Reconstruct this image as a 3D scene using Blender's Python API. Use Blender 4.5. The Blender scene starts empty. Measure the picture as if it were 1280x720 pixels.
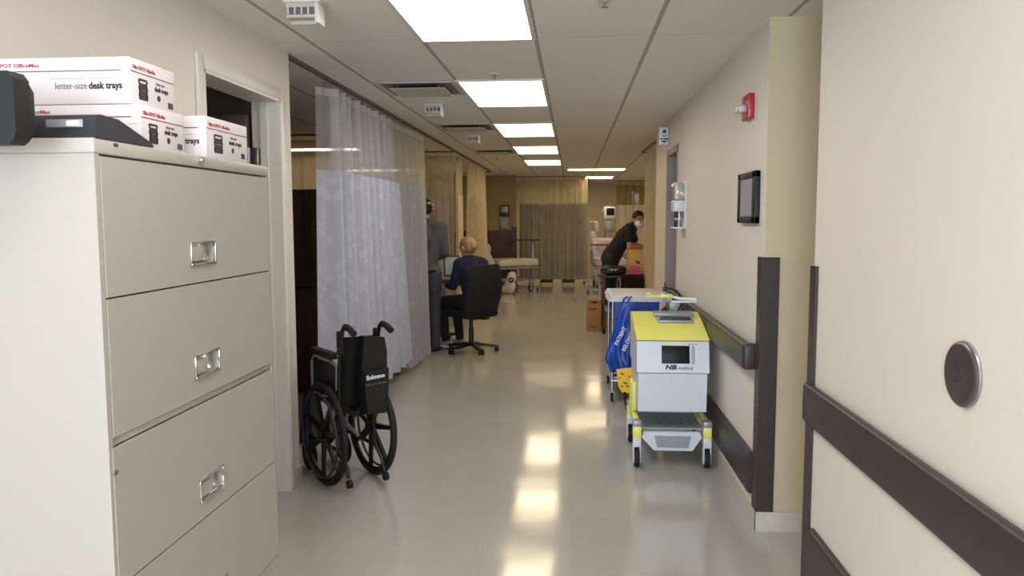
import bpy, bmesh, math, random
from mathutils import Vector, Matrix, Euler
random.seed(7)
SC = bpy.context.scene
COL = SC.collection
PI = math.pi
def R(a): return math.radians(a)

# ------------------------------------------------------------------ camera
cam_d = bpy.data.cameras.new('camera'); cam = bpy.data.objects.new('camera', cam_d); COL.objects.link(cam)
cam_d.sensor_width = 36.0; cam_d.lens = 967.0 / 1280 * 36; cam_d.clip_start = 0.05; cam_d.clip_end = 100
cam.location = (0, 0, 1.568)
cam.rotation_euler = (Matrix.Rotation(0.0786, 3, 'Z') @ Matrix.Rotation(PI / 2 - 0.0898, 3, 'X') @ Matrix.Rotation(-0.0023, 3, 'Z')).to_euler()
SC.camera = cam

# ------------------------------------------------------------------ world, exposure, daylight
def srgb(c):
    return tuple((x / 255 / 12.92) if x / 255 <= 0.04045 else (((x / 255) + 0.055) / 1.055) ** 2.4 for x in c[:3]) + (1,)
W = bpy.data.worlds.new('world'); SC.world = W; W.use_nodes = True
W.node_tree.nodes['Background'].inputs[0].default_value = (0.55, 0.68, 0.9, 1)
W.node_tree.nodes['Background'].inputs[1].default_value = 0.6
SC.view_settings.view_transform = 'Standard'; SC.view_settings.look = 'None'
SC.view_settings.exposure = 0.1; SC.view_settings.gamma = 1.0; SC.view_settings.use_curve_mapping = False
PANEL_NEAR = ((1.0, 0.96, 0.92), 8.6)      # colour and strength of the ceiling panels
PANEL_FAR = ((1.0, 0.80, 0.52), 8.0)
def area_light(name, loc, rot, sx, sy, power, col):
    d = bpy.data.lights.new(name, 'AREA'); d.shape = 'RECTANGLE'; d.size = sx; d.size_y = sy; d.energy = power; d.color = col
    o = bpy.data.objects.new(name, d); COL.objects.link(o); o.location = loc; o.rotation_euler = rot; return o
# daylight through the window in the wall behind the camera
area_light('window_daylight', (-0.55, -3.35, 1.55), (R(108), 0, R(0)), 2.1, 1.7, 255, (0.73, 0.87, 1.0))

# ------------------------------------------------------------------ materials
def nt(name):
    m = bpy.data.materials.new(name); m.use_nodes = True
    return m, m.node_tree, m.node_tree.nodes['Principled BSDF']
def mat(name, rgb, rough=0.6, metal=0.0, var=0.05, scale=6.0, bump=0.0, spec=0.5, coat=0.0, trans=0.0):
    m, t, b = nt(name)
    c = srgb(rgb)
    tc = t.nodes.new('ShaderNodeTexCoord'); nz = t.nodes.new('ShaderNodeTexNoise')
    nz.inputs['Scale'].default_value = scale; nz.inputs['Detail'].default_value = 3
    t.links.new(tc.outputs['Object'], nz.inputs['Vector'])
    rp = t.nodes.new('ShaderNodeValToRGB')
    rp.color_ramp.elements[0].position = 0.3; rp.color_ramp.elements[1].position = 0.7
    rp.color_ramp.elements[0].color = tuple(x * (1 - var) for x in c[:3]) + (1,)
    rp.color_ramp.elements[1].color = tuple(min(1, x * (1 + var)) for x in c[:3]) + (1,)
    t.links.new(nz.outputs['Fac'], rp.inputs['Fac']); t.links.new(rp.outputs['Color'], b.inputs['Base Color'])
    b.inputs['Roughness'].default_value = rough; b.inputs['Metallic'].default_value = metal
    b.inputs['Specular IOR Level'].default_value = spec; b.inputs['Coat Weight'].default_value = coat
    b.inputs['Transmission Weight'].default_value = trans
    if bump:
        bp = t.nodes.new('ShaderNodeBump'); bp.inputs['Strength'].default_value = bump; bp.inputs['Distance'].default_value = 0.003
        n2 = t.nodes.new('ShaderNodeTexNoise'); n2.inputs['Scale'].default_value = scale * 25
        t.links.new(tc.outputs['Object'], n2.inputs['Vector']); t.links.new(n2.outputs['Fac'], bp.inputs['Height']); t.links.new(bp.outputs['Normal'], b.inputs['Normal'])
    return m
def emit(name, rgb, strength):
    m, t, b = nt(name)
    b.inputs['Base Color'].default_value = (0.8, 0.8, 0.8, 1)
    b.inputs['Emission Color'].default_value = tuple(rgb) + (1,); b.inputs['Emission Strength'].default_value = strength
    return m
def cloth(name, rgb, rgb2=None, scale=5.0, alpha=1.0, transl=0.35):
    """curtain cloth: diffuse + translucent, optional blotchy print, optional open mesh weave"""
    m, t, b = nt(name); t.nodes.remove(b)
    out = t.nodes['Material Output']
    tc = t.nodes.new('ShaderNodeTexCoord'); nz = t.nodes.new('ShaderNodeTexNoise'); nz.inputs['Scale'].default_value = scale
    nz.inputs['Detail'].default_value = 5; nz.inputs['Roughness'].default_value = 0.65
    t.links.new(tc.outputs['Object'], nz.inputs['Vector'])
    rp = t.nodes.new('ShaderNodeValToRGB'); rp.color_ramp.elements[0].position = 0.5; rp.color_ramp.elements[1].position = 0.62
    rp.color_ramp.elements[0].color = srgb(rgb); rp.color_ramp.elements[1].color = srgb(rgb2 or [min(255, x * 1.05) for x in rgb])
    t.links.new(nz.outputs['Fac'], rp.inputs['Fac'])
    d = t.nodes.new('ShaderNodeBsdfDiffuse'); tr = t.nodes.new('ShaderNodeBsdfTranslucent'); mx = t.nodes.new('ShaderNodeMixShader')
    mx.inputs[0].default_value = transl
    t.links.new(rp.outputs['Color'], d.inputs[0]); t.links.new(rp.outputs['Color'], tr.inputs[0])
    t.links.new(d.outputs[0], mx.inputs[1]); t.links.new(tr.outputs[0], mx.inputs[2])
    last = mx
    if alpha < 1:
        tp = t.nodes.new('ShaderNodeBsdfTransparent'); m2 = t.nodes.new('ShaderNodeMixShader'); m2.inputs[0].default_value = alpha
        t.links.new(tp.outputs[0], m2.inputs[1]); t.links.new(mx.outputs[0], m2.inputs[2]); last = m2
    t.links.new(last.outputs[0], out.inputs['Surface'])
    return m

M = {}
M['wall'] = mat('painted_wall', (223, 214, 203), 0.55, var=0.015, scale=1.5, bump=0.05)
M['wall_recess'] = mat('straw_wall', (198, 182, 150), 0.55, var=0.015, scale=1.5)
M['wall_cream'] = mat('cream_wall', (205, 190, 156), 0.6, var=0.02, scale=1.5)
M['wall_olive'] = mat('olive_wall', (150, 130, 92), 0.7, var=0.03, scale=1.5)
M['trim_white'] = mat('painted_frame', (218, 213, 203), 0.4, var=0.01)
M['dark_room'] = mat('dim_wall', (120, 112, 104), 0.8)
M['burgundy'] = mat('burgundy_door', (92, 68, 70), 0.5, var=0.05)
M['grey_door'] = mat('grey_door_paint', (150, 143, 138), 0.5)
M['rail'] = mat('dark_brown_vinyl', (58, 47, 45), 0.42, var=0.04, scale=20)
M['base'] = mat('beige_vinyl_base', (196, 188, 176), 0.5, var=0.04, scale=30)
M['putty'] = mat('putty_enamel', (170, 163, 154), 0.38, var=0.008, scale=3)
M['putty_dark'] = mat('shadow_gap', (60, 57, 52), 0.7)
M['chrome'] = mat('bright_chrome', (215, 212, 210), 0.16, 1.0, var=0.02)
M['steel'] = mat('brushed_steel', (180, 180, 182), 0.3, 1.0, var=0.05, scale=30)
M['steel_grey'] = mat('painted_grey_steel', (150, 152, 156), 0.4, 0.3)
M['dark_steel'] = mat('dark_disc_steel', (112, 104, 104), 0.3, 0.8, var=0.1, scale=8)
M['black'] = mat('black_plastic', (14, 14, 16), 0.42, var=0.1)
M['black_matte'] = mat('black_vinyl', (15, 15, 18), 0.6, var=0.1, bump=0.1)
M['rubber'] = mat('black_rubber', (18, 18, 19), 0.7)
M['charcoal'] = mat('charcoal_plastic', (42, 42, 49), 0.45, var=0.03)
M['screen_pale'] = mat('pale_reflecting_screen', (158, 166, 180), 0.25)
M['maroon_cloth'] = mat('dark_maroon_cloth', (58, 26, 30), 0.85, var=0.2)
M['screen'] = mat('dark_glass_screen', (20, 22, 28), 0.4, spec=0.2)
M['box_white'] = mat('white_carton', (216, 208, 209), 0.6, var=0.01)
M['red_ink'] = mat('red_ink', (178, 62, 76), 0.6)
M['line_ink'] = mat('maroon_ink', (112, 76, 80), 0.6)
M['black_ink'] = mat('black_ink', (42, 38, 40), 0.6)
M['grey_ink'] = mat('grey_ink', (110, 105, 108), 0.6)
M['white_plastic'] = mat('white_plastic', (226, 227, 230), 0.35, var=0.01)
M['cool_white'] = mat('cool_white_enamel', (208, 214, 224), 0.32, var=0.01)
M['yellow'] = mat('lime_yellow_plastic', (230, 226, 112), 0.35, var=0.02)
M['yellow_tag'] = mat('amber_yellow_vinyl', (238, 184, 30), 0.5, var=0.04)
M['yellow_bin'] = mat('ochre_yellow_plastic', (214, 168, 62), 0.45, var=0.05)
M['blue'] = mat('royal_blue_plastic_film', (22, 66, 168), 0.35, var=0.25, scale=9)
M['white_ink'] = mat('white_ink', (235, 238, 245), 0.6)
M['red'] = mat('alarm_red', (170, 30, 40), 0.35, var=0.04)
M['pink'] = mat('red_pink_film', (205, 80, 92), 0.5, var=0.2, scale=20)
M['clear'] = mat('clear_lens', (240, 240, 240), 0.08, trans=0.7)
M['cardboard'] = mat('brown_cardboard', (166, 118, 68), 0.75, var=0.06, scale=8)
M['wood'] = mat('brown_laminate', (122, 86, 56), 0.5, var=0.12, scale=4)
M['dark_wood'] = mat('dark_brown_laminate', (74, 52, 36), 0.5, var=0.1, scale=5)
M['linen'] = mat('white_linen', (205, 196, 190), 0.85, var=0.05)
M['lilac'] = mat('pale_lilac_sheet', (214, 196, 214), 0.85, var=0.12, scale=12)
M['paper'] = mat('grey_printed_sheet', (150, 148, 150), 0.5, var=0.04, scale=40)
M['seat_fabric'] = mat('black_chair_fabric', (13, 13, 17), 0.85, var=0.1)
M['skin_light'] = mat('light_skin', (214, 164, 140), 0.5, var=0.05)
M['skin_tan'] = mat('tan_skin', (176, 122, 92), 0.5, var=0.05)
M['hair_blond'] = mat('blond_hair', (158, 128, 88), 0.55, var=0.35, scale=60)
M['hair_black'] = mat('black_hair', (26, 22, 22), 0.6)
M['navy'] = mat('navy_scrub_cloth', (20, 23, 54), 0.85, var=0.12)
M['black_cloth'] = mat('black_scrub_cloth', (20, 18, 20), 0.85, var=0.15)
M['grey_cloth'] = mat('dark_grey_jacket_cloth', (84, 86, 92), 0.85, var=0.1)
M['slate_cloth'] = mat('slate_trouser_cloth', (66, 68, 80), 0.85, var=0.1)
M['shoe_grey'] = mat('grey_shoe', (138, 134, 132), 0.6, var=0.2, scale=25)
M['shoe_dark'] = mat('dark_shoe', (34, 33, 38), 0.5)
M['mask'] = mat('white_mask_cloth', (226, 226, 226), 0.8)
M['grey_track'] = mat('grey_aluminium_track', (118, 108, 96), 0.5, 0.4)
M['panel_near'] = emit('lit_panel_near', *PANEL_NEAR)
M['panel_far'] = emit('lit_panel_far', *PANEL_FAR)
M['mesh_white'] = cloth('white_mesh_net', (222, 220, 222), alpha=0.42, transl=0.4)
M['mesh_grey'] = cloth('pale_grey_net', (206, 198, 186), alpha=0.6, transl=0.35)
M['net_band'] = cloth('white_net_band', (214, 212, 214), alpha=0.85, transl=0.3)
M['mesh_beige'] = cloth('beige_mesh_net', (226, 214, 184), alpha=0.62, transl=0.45)
M['mesh_olive'] = cloth('olive_mesh_net', (168, 150, 108), alpha=0.8, transl=0.4)
M['cloth_floral'] = cloth('blue_grey_floral_cloth', (192, 195, 208), (206, 208, 218), scale=13, transl=0.12)
M['cloth_grey'] = cloth('grey_curtain_cloth', (166, 166, 172), (174, 173, 178), scale=5, transl=0.12)
M['cloth_taupe'] = cloth('taupe_curtain_cloth', (178, 168, 152), (188, 178, 162), scale=4, transl=0.2)
M['cloth_beige'] = cloth('beige_curtain_cloth', (200, 182, 150), (208, 192, 162), scale=4, transl=0.3)
M['cloth_brown'] = cloth('brown_curtain_cloth', (84, 72, 66), (92, 80, 72), scale=4, transl=0.15)
M['cloth_white'] = cloth('white_curtain_cloth', (220, 206, 178), (226, 214, 190), scale=4, transl=0.3)

# floor: glossy sheet vinyl, faint square tiles, slightly wavy polish
m, t, b = nt('polished_floor')
tc = t.nodes.new('ShaderNodeTexCoord')
ck = t.nodes.new('ShaderNodeTexBrick'); ck.offset = 0; ck.inputs['Scale'].default_value = 1.0
ck.inputs['Brick Width'].default_value = 0.3048; ck.inputs['Row Height'].default_value = 0.3048; ck.inputs['Mortar Size'].default_value = 0.0012; ck.inputs['Mortar Smooth'].default_value = 0.5
ck.inputs['Color1'].default_value = srgb((180, 176, 167)); ck.inputs['Color2'].default_value = srgb((184, 180, 171)); ck.inputs['Mortar'].default_value = srgb((173, 169, 160))
t.links.new(tc.outputs['Object'], ck.inputs['Vector'])
nz = t.nodes.new('ShaderNodeTexNoise'); nz.inputs['Scale'].default_value = 90; t.links.new(tc.outputs['Object'], nz.inputs['Vector'])
mx = t.nodes.new('ShaderNodeMix'); mx.data_type = 'RGBA'; mx.blend_type = 'MULTIPLY'; mx.inputs[0].default_value = 0.18
t.links.new(ck.outputs['Color'], mx.inputs[6]); t.links.new(nz.outputs['Color'], mx.inputs[7]); t.links.new(mx.outputs[2], b.inputs['Base Color'])
n2 = t.nodes.new('ShaderNodeTexNoise'); n2.inputs['Scale'].default_value = 2.2; n2.inputs['Detail'].default_value = 1; t.links.new(tc.outputs['Object'], n2.inputs['Vector'])
bp = t.nodes.new('ShaderNodeBump'); bp.inputs['Strength'].default_value = 0.12; bp.inputs['Distance'].default_value = 0.02
t.links.new(n2.outputs['Fac'], bp.inputs['Height']); t.links.new(bp.outputs['Normal'], b.inputs['Normal'])
b.inputs['Roughness'].default_value = 0.11; b.inputs['Specular IOR Level'].default_value = 0.6
M['floor'] = m

# ceiling: 2 x 4 ft lay-in tiles in a narrow grid
m, t, b = nt('ceiling_tiles')
tc = t.nodes.new('ShaderNodeTexCoord'); sp = t.nodes.new('ShaderNodeSeparateXYZ'); t.links.new(tc.outputs['Object'], sp.inputs[0])
def mth(op, a, b_):
    n = t.nodes.new('ShaderNodeMath'); n.operation = op
    for i, v in enumerate((a, b_)):
        if isinstance(v, (int, float)): n.inputs[i].default_value = v
        else: t.links.new(v, n.inputs[i])
    return n.outputs[0]
def gridline(src, off, per, w):
    f = mth('FRACT', mth('DIVIDE', mth('SUBTRACT', src, off - 50 * per), per), 0)
    return mth('LESS_THAN', f, w / per)
lx = gridline(sp.outputs['X'], -0.822, 0.6096, 0.024); ly = gridline(sp.outputs['Y'], 5.388, 1.2192, 0.02)
ln = mth('MAXIMUM', lx, mth('MULTIPLY', ly, 0.25))
nz = t.nodes.new('ShaderNodeTexNoise'); nz.inputs['Scale'].default_value = 120; t.links.new(tc.outputs['Object'], nz.inputs['Vector'])
rp = t.nodes.new('ShaderNodeValToRGB'); rp.color_ramp.elements[0].color = srgb((226, 220, 213)); rp.color_ramp.elements[1].color = srgb((238, 232, 225))
t.links.new(nz.outputs['Fac'], rp.inputs['Fac'])
mx = t.nodes.new('ShaderNodeMix'); mx.data_type = 'RGBA'; t.links.new(ln, mx.inputs[0]); t.links.new(rp.outputs['Color'], mx.inputs[6]); mx.inputs[7].default_value = srgb((172, 165, 158))
t.links.new(mx.outputs[2], b.inputs['Base Color']); b.inputs['Roughness'].default_value = 0.8
M['ceiling'] = m

# ------------------------------------------------------------------ mesh helpers
def tag(o, label=None, cat=None, group=None, kind=None):
    if label: o['label'] = label
    if cat: o['category'] = cat
    if group: o['group'] = group
    if kind: o['kind'] = kind
    return o
def thing(name, label, cat, loc=(0, 0, 0), rz=0.0, group=None):
    o = bpy.data.objects.new(name, None); COL.objects.link(o); o.empty_display_size = 0.1
    o.location = loc; o.rotation_euler = (0, 0, rz); tag(o, label, cat, group); return o
class MB:
    def __init__(s): s.bm = bmesh.new()
    def box(s, c, d, bev=0.0, rot=None, seg=2):
        r = bmesh.ops.create_cube(s.bm, size=1.0); vs = r['verts']
        for v in vs: v.co = Vector((v.co.x * d[0], v.co.y * d[1], v.co.z * d[2]))
        if bev:
            es = list({e for v in vs for e in v.link_edges})
            q = bmesh.ops.bevel(s.bm, geom=es, offset=bev, segments=seg, affect='EDGES', profile=0.5)
            vs = list({v for f in q['faces'] for v in f.verts} | {v for v in vs if v.is_valid})
        mt = Matrix.Translation(c) @ (rot.to_matrix().to_4x4() if isinstance(rot, Euler) else (rot.to_4x4() if rot is not None else Matrix()))
        for v in vs: v.co = mt @ v.co
        return s
    def span(s, a, b, bev=0.0):
        a, b = Vector(a), Vector(b); d = b - a
        return s.box((a + b) / 2, (abs(d.x), abs(d.y), abs(d.z)), bev)
    def cyl(s, p0, p1, r0, r1=None, seg=16, cap=True):
        p0, p1 = Vector(p0), Vector(p1); r1 = r0 if r1 is None else r1
        q = (p1 - p0).to_track_quat('Z', 'Y').to_matrix()
        A = [s.bm.verts.new(p0 + q @ Vector((r0 * math.cos(2 * PI * i / seg), r0 * math.sin(2 * PI * i / seg), 0))) for i in range(seg)]
        B = [s.bm.verts.new(p1 + q @ Vector((r1 * math.cos(2 * PI * i / seg), r1 * math.sin(2 * PI * i / seg), 0))) for i in range(seg)]
        for i in range(seg): s.bm.faces.new((A[i], A[(i + 1) % seg], B[(i + 1) % seg], B[i]))
        if cap: s.bm.faces.new(A[::-1]); s.bm.faces.new(B)
        return s
    def tube(s, pts, r, seg=10, closed=False):
        P = [Vector(p) for p in pts]; n = len(P); rings = []
        prev = None
        for i, p in enumerate(P):
            if closed: tg = (P[(i + 1) % n] - P[i - 1])
            else: tg = P[min(i + 1, n - 1)] - P[max(i - 1, 0)]
            tg.normalize()
            if prev is None:
                u = tg.orthogonal().normalized()
            else:
                u = (prev - tg * prev.dot(tg)).normalized()
            prev = u; w = tg.cross(u)
            rings.append([s.bm.verts.new(p + r * (math.cos(2 * PI * k / seg) * u + math.sin(2 * PI * k / seg) * w)) for k in range(seg)])
        m_ = n if closed else n - 1
        for i in range(m_):
            a, b = rings[i], rings[(i + 1) % n]
            for k in range(seg): s.bm.faces.new((a[k], a[(k + 1) % seg], b[(k + 1) % seg], b[k]))
        if not closed: s.bm.faces.new(rings[0][::-1]); s.bm.faces.new(rings[-1])
        return s
    def torus(s, c, Rr, r, axis='X', seg=48, rs=10):
        pts = []
        for i in range(seg):
            a = 2 * PI * i / seg
            v = {'X': (0, math.cos(a), math.sin(a)), 'Y': (math.cos(a), 0, math.sin(a)), 'Z': (math.cos(a), math.sin(a), 0)}[axis]
            pts.append(Vector(c) + Rr * Vector(v))
        return s.tube(pts, r, rs, True)
    def sphere(s, c, r, rot=None, u=16, v=10):
        q = bmesh.ops.create_uvsphere(s.bm, u_segments=u, v_segments=v, radius=1.0)
        r = (r, r, r) if isinstance(r, (int, float)) else r
        for x in q['verts']:
            p = Vector((x.co.x * r[0], x.co.y * r[1], x.co.z * r[2]))
            x.co = Vector(c) + ((rot @ p) if rot is not None else p)
        return s
    def prism(s, poly, axis, a, b):
        """extrude 2-D polygon along an axis; poly coordinates are the two other axes in order"""
        def P(u, v, w): return {'X': (w, u, v), 'Y': (u, w, v), 'Z': (u, v, w)}[axis]
        A = [s.bm.verts.new(P(u, v, a)) for u, v in poly]; B = [s.bm.verts.new(P(u, v, b)) for u, v in poly]
        n = len(poly)
        for i in range(n): s.bm.faces.new((A[i], A[(i + 1) % n], B[(i + 1) % n], B[i]))
        s.bm.faces.new(A[::-1]); s.bm.faces.new(B)
        return s
    def lathe(s, prof, c=(0, 0, 0), seg=24):
        c = Vector(c); rings = []
        for r, z in prof:
            rings.append([s.bm.verts.new(c + Vector((r * math.cos(2 * PI * i / seg), r * math.sin(2 * PI * i / seg), z))) for i in range(seg)])
        for a, b in zip(rings, rings[1:]):
            for i in range(seg): s.bm.faces.new((a[i], a[(i + 1) % seg], b[(i + 1) % seg], b[i]))
        s.bm.faces.new(rings[0][::-1]); s.bm.faces.new(rings[-1])
        return s
    def xf(s, mtx):
        for v in s.bm.verts: v.co = mtx @ v.co
        return s
    def build(s, name, m, parent=None, label=None, smooth=35, loc=None, kind=None):
        bmesh.ops.recalc_face_normals(s.bm, faces=s.bm.faces[:])
        me = bpy.data.meshes.new(name); s.bm.to_mesh(me); s.bm.free()
        me.materials.append(m)
        if smooth:
            me.shade_smooth(); me.set_sharp_from_angle(angle=R(smooth))
        o = bpy.data.objects.new(name, me); COL.objects.link(o)
        if parent is not None: o.parent = parent
        if loc is not None: o.location = loc
        if label: o['label'] = label
        if kind: o['kind'] = kind
        return o
def copy_tree(o, parent=None):
    c = o.copy(); COL.objects.link(c)
    if parent is not None: c.parent = parent
    for ch in [x for x in o.children]: copy_tree(ch, c)
    return c
def text_mesh(lines, M4, m, name, parent, bold=0.0, shear=0.0, ext=0.0006):
    """lines: list of (string, size, x, y) laid in the XY plane of matrix M4; one mesh"""
    bm = bmesh.new()
    for (sx, body, size, x, y) in [(l[4] if len(l) > 4 else 1.0, *l[:4]) for l in lines]:
        cu = bpy.data.curves.new('t', 'FONT'); cu.body = body; cu.size = size; cu.offset = bold * size; cu.shear = shear; cu.extrude = ext; cu.resolution_u = 2
        ob = bpy.data.objects.new('t', cu); COL.objects.link(ob)
        dg = bpy.context.evaluated_depsgraph_get(); me = bpy.data.meshes.new_from_object(ob.evaluated_get(dg))
        for v in me.vertices: v.co = M4 @ Vector((v.co.x * sx + x, v.co.y + y, v.co.z))
        bm.from_mesh(me)
        bpy.data.objects.remove(ob); bpy.data.curves.remove(cu); bpy.data.meshes.remove(me)
    me = bpy.data.meshes.new(name); bm.to_mesh(me); bm.free(); me.materials.append(m)
    o = bpy.data.objects.new(name, me); COL.objects.link(o); o.parent = parent
    return o
def plane_m(origin, xdir, ydir):
    x = Vector(xdir).normalized(); y = Vector(ydir).normalized(); z = x.cross(y)
    return Matrix.Translation(origin) @ Matrix((x, y, z)).transposed().to_4x4()

# ------------------------------------------------------------------ the setting
CH = 2.518                     # ceiling height
XL, XR = -1.63, 0.93           # corridor faces of the side walls
def struct(name, mb, m, label=None, smooth=0):
    o = mb.build(name, m, smooth=smooth); o['kind'] = 'structure'
    if label: o['label'] = label
    return o
struct('floor', MB().span((-6, -3.2, -0.1), (5, 22, 0)), M['floor'])
struct('ceiling', MB().span((-6, -3.2, CH), (5, 22, CH + 0.1)), M['ceiling'])
# left wall with a doorway, from behind the camera to the first bay
mb = MB()
mb.span((XL - .15, -3.2, 0), (XL, 3.35, CH)); mb.span((XL - .15, 4.25, 0), (XL, 4.42, CH)); mb.span((XL - .15, 3.35, 2.226), (XL, 4.25, CH))
struct('wall_left', mb, M['wall'])
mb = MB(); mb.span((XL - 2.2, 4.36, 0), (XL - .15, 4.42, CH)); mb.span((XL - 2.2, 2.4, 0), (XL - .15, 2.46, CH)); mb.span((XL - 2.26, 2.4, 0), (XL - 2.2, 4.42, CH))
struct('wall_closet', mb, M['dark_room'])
XN = .965                      # face of the nearest right wall
# right wall beyond the recess, with a doorway
mb = MB()
mb.span((XR, 3.862, 0), (XR + .13, 7.1, CH)); mb.span((XR, 7.86, 0), (XR + .13, 8.9, CH)); mb.span((XR, 7.1, 2.2), (XR + .13, 7.86, CH))
mb.span((XR + .13, 8.78, 0), (5, 8.9, CH))
struct('wall_right', mb, M['wall'])
struct('wall_recess', MB().span((XR + .001, 3.8585, 0), (2.3, 3.98, CH)), M['wall_recess'])
mb = MB(); mb.span((XN, -3.2, 0), (XN + .13, 3.18, CH)); mb.span((XN + .13, 3.05, 0), (2.3, 3.18, CH)); mb.span((2.3, 3.05, 0), (2.42, 3.98, CH))
struct('wall_near', mb, M['wall'])
# wall behind the camera with its window
mb = MB(); mb.span((XL, -3.2, 0), (XN, -3.05, 0.75)); mb.span((XL, -3.2, 2.35), (XN, -3.05, CH)); mb.span((XL, -3.2, .75), (-1.55, -3.05, 2.35)); mb.span((0.45, -3.2, .75), (XN, -3.05, 2.35))
struct('wall_rear', mb, M['wall'])
mb = MB(); mb.span((-1.55, -3.16, .75), (.45, -3.09, .8)); mb.span((-1.55, -3.16, 2.3), (.45, -3.09, 2.35)); mb.span((-1.55, -3.16, .8), (-1.5, -3.09, 2.3)); mb.span((.4, -3.16, .8), (.45, -3.09, 2.3)); mb.span((-.575, -3.16, .8), (-.525, -3.09, 2.3))
struct('window_1', mb, M['trim_white'])
# the ward beyond
struct('wall_far', MB().span((-6, 21.2, 0), (5, 21.35, CH)), M['wall_cream'])
struct('wall_ward', MB().span((-6, 4.3, 0), (-5.85, 21.3, CH)), M['wall_cream'])
struct('wall_east', MB().span((4.85, 8.8, 0), (5, 21.3, CH)), M['wall_cream'])
struct('wall_stub', MB().span((-5.85, 17.15, 0), (-1.26, 17.28, CH)), M['wall_olive'])
struct('wall_bay', MB().span((-5.85, 4.36, 0), (XL - 2.26, 4.42, CH)), M['wall'])
struct('trim_1', MB().span((-5.0, 17.12, .16), (-1.36, 17.15, 1.3), .005), M['dark_wood'])
# baseboards
struct('baseboard_left', MB().span((XL, 4.32, 0), (XL + .012, 4.43, .1), .003), M['base'])
mb = MB(); mb.span((XR - .012, 3.84, 0), (XR, 7.04, .1)); mb.span((XR - .012, 3.842, 0), (2.3, 3.8575, .1)); mb.span((XR - .012, 7.92, 0), (XR, 8.9, .1))
struct('baseboard_right', mb, M['base'])
# doorway on the left: frame, burgundy leaf swung into the closet, hinge
d = thing('door_1', None, None, (XL, 3.8, 0)); d['kind'] = 'structure'
mb = MB()
mb.span((-.15, -.45, 0), (.012, -.435, 2.226)); mb.span((-.15, .435, 0), (.012, .45, 2.226)); mb.span((-.15, -.45, 2.211), (.012, .45, 2.226))
mb.span((0, -.51, 0), (.015, -.45, 2.286), .004); mb.span((0, .45, 0), (.015, .51, 2.286), .004); mb.span((0, -.45, 2.226), (.015, .45, 2.286), .004)
mb.span((-.10, .42, 0), (-.06, .435, 2.211)); mb.span((-.10, -.435, 0), (-.06, -.42, 2.211))
fr = mb.build('door_frame', M['trim_white'], d)
lf = MB().span((-1.02, .385, .01), (-.165, .43, 2.14), .003).build('door_leaf', M['burgundy'], d)
for z in (1.9, 1.0, .25): MB().span((-.162, .395, z - .06), (-.105, .437, z + .06), .004).cyl((-.16, .392, z - .06), (-.16, .392, z + .06), .008).build('hinge', M['steel'], d)
# doorway on the right with a grey frame and a grey leaf set back in it
d = thing('door_2', None, None, (XR, 7.48, 0)); d['kind'] = 'structure'
mb = MB(); mb.span((-.006, -.43, 0), (.13, -.38, 2.2)); mb.span((-.006, .34, 0), (.13, .39, 2.2)); mb.span((-.006, -.43, 2.17), (.13, .39, 2.23))
mb.build('door_frame', M['grey_door'], d)
lf = MB().span((.085, -.38, .01), (.125, .34, 2.17), .003).build('door_leaf', M['grey_door'], d)
MB().cyl((.085, -.3, 1.0), (.03, -.3, 1.0), .012).cyl((.035, -.3, 1.0), (.035, -.2, 1.0), .009).build('door_handle', M['steel'], lf)

# dark vinyl handrails, bumper rails and corner guards
def rail(name, label, cat, y0, y1, z0, z1, proud, group=None, ends=(True, True), gap=.03, wx=None):
    """profiled rail along the right-hand wall, returned to the wall at its ends"""
    o = thing(name, label, cat, (XR if wx is None else wx, (y0 + y1) / 2, 0), 0, group)
    prof = []
    n = 6; r = .018
    for (cu, cv, a0) in ((-proud + r, z0 + r, 180), (-gap - .004, z0 + .004, 270), (-gap - .004, z1 - .004, 0), (-proud + r, z1 - r, 90)):
        rr = r if cu == -proud + r else .004
        for i in range(n + 1):
            a = R(a0 + 90 * i / n); prof.append((cu + rr * math.cos(a), cv + rr * math.sin(a)))
    L = (y1 - y0) / 2
    MB().prism([(u, v) for u, v in prof], 'Y', -L + .03, L - .03).build('rail_cover', M['rail'], o)
    for sgn, on in ((-1, ends[0]), (1, ends[1])):
        if on: MB().box((-(proud) / 2, sgn * (L - .02), (z0 + z1) / 2), (proud, .05, z1 - z0), .018, seg=4).build('end_return', M['rail'], o)
    k = max(2, int((y1 - y0) / .8))
    for i in range(k):
        y = -L + .15 + (2 * L - .3) * i / (k - 1)
        if gap > .01: MB().box((-(gap + .01) / 2, y, (z0 + z1) / 2), (gap + .01, .06, .05)).build('wall_bracket', M['black'], o)
    return o
rail('handrail', 'dark brown handrail on near right wall running towards the viewer', 'handrail', -2.4, 3.155, .75, .91, .040, 'corridor handrails', gap=.014, wx=XN)
rail('handrail', 'dark brown handrail on right wall behind the yellow and white machine', 'handrail', 3.945, 6.95, .80, .935, .07, 'corridor handrails')
rail('bumper_rail', 'low dark bumper rail at bottom of near right wall', 'bumper rail', -2.4, 3.10, .13, .335, .03, gap=.0, ends=(False, False), wx=XN)
rail('bumper_rail', 'low dark bumper rail on right wall behind the machine casters', 'bumper rail', 3.94, 6.95, .15, .37, .03, gap=.0, ends=(False, False))
def guard(label, x, y, sx, sy, z0, z1, a=.065, rz=0):
    o = thing('corner_guard', label, 'corner guard', (x, y, z0), 0)
    mb = MB()
    t_ = .012
    poly = [(-t_ * sx, -t_ * sy), (a * sx, -t_ * sy), (a * sx, -.0005 * sy), (-.0005 * sx, -.0005 * sy), (-.0005 * sx, a * sy), (-t_ * sx, a * sy)]
    mb.prism(poly, 'Z', 0, z1 - z0); mb.build('guard_cover', M['rail'], o, smooth=0)
    MB().prism([(u * 1.0, v * 1.0) for u, v in poly], 'Z', z1 - z0, z1 - z0 + .006).build('end_cap', M['black'], o, smooth=0)
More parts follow.
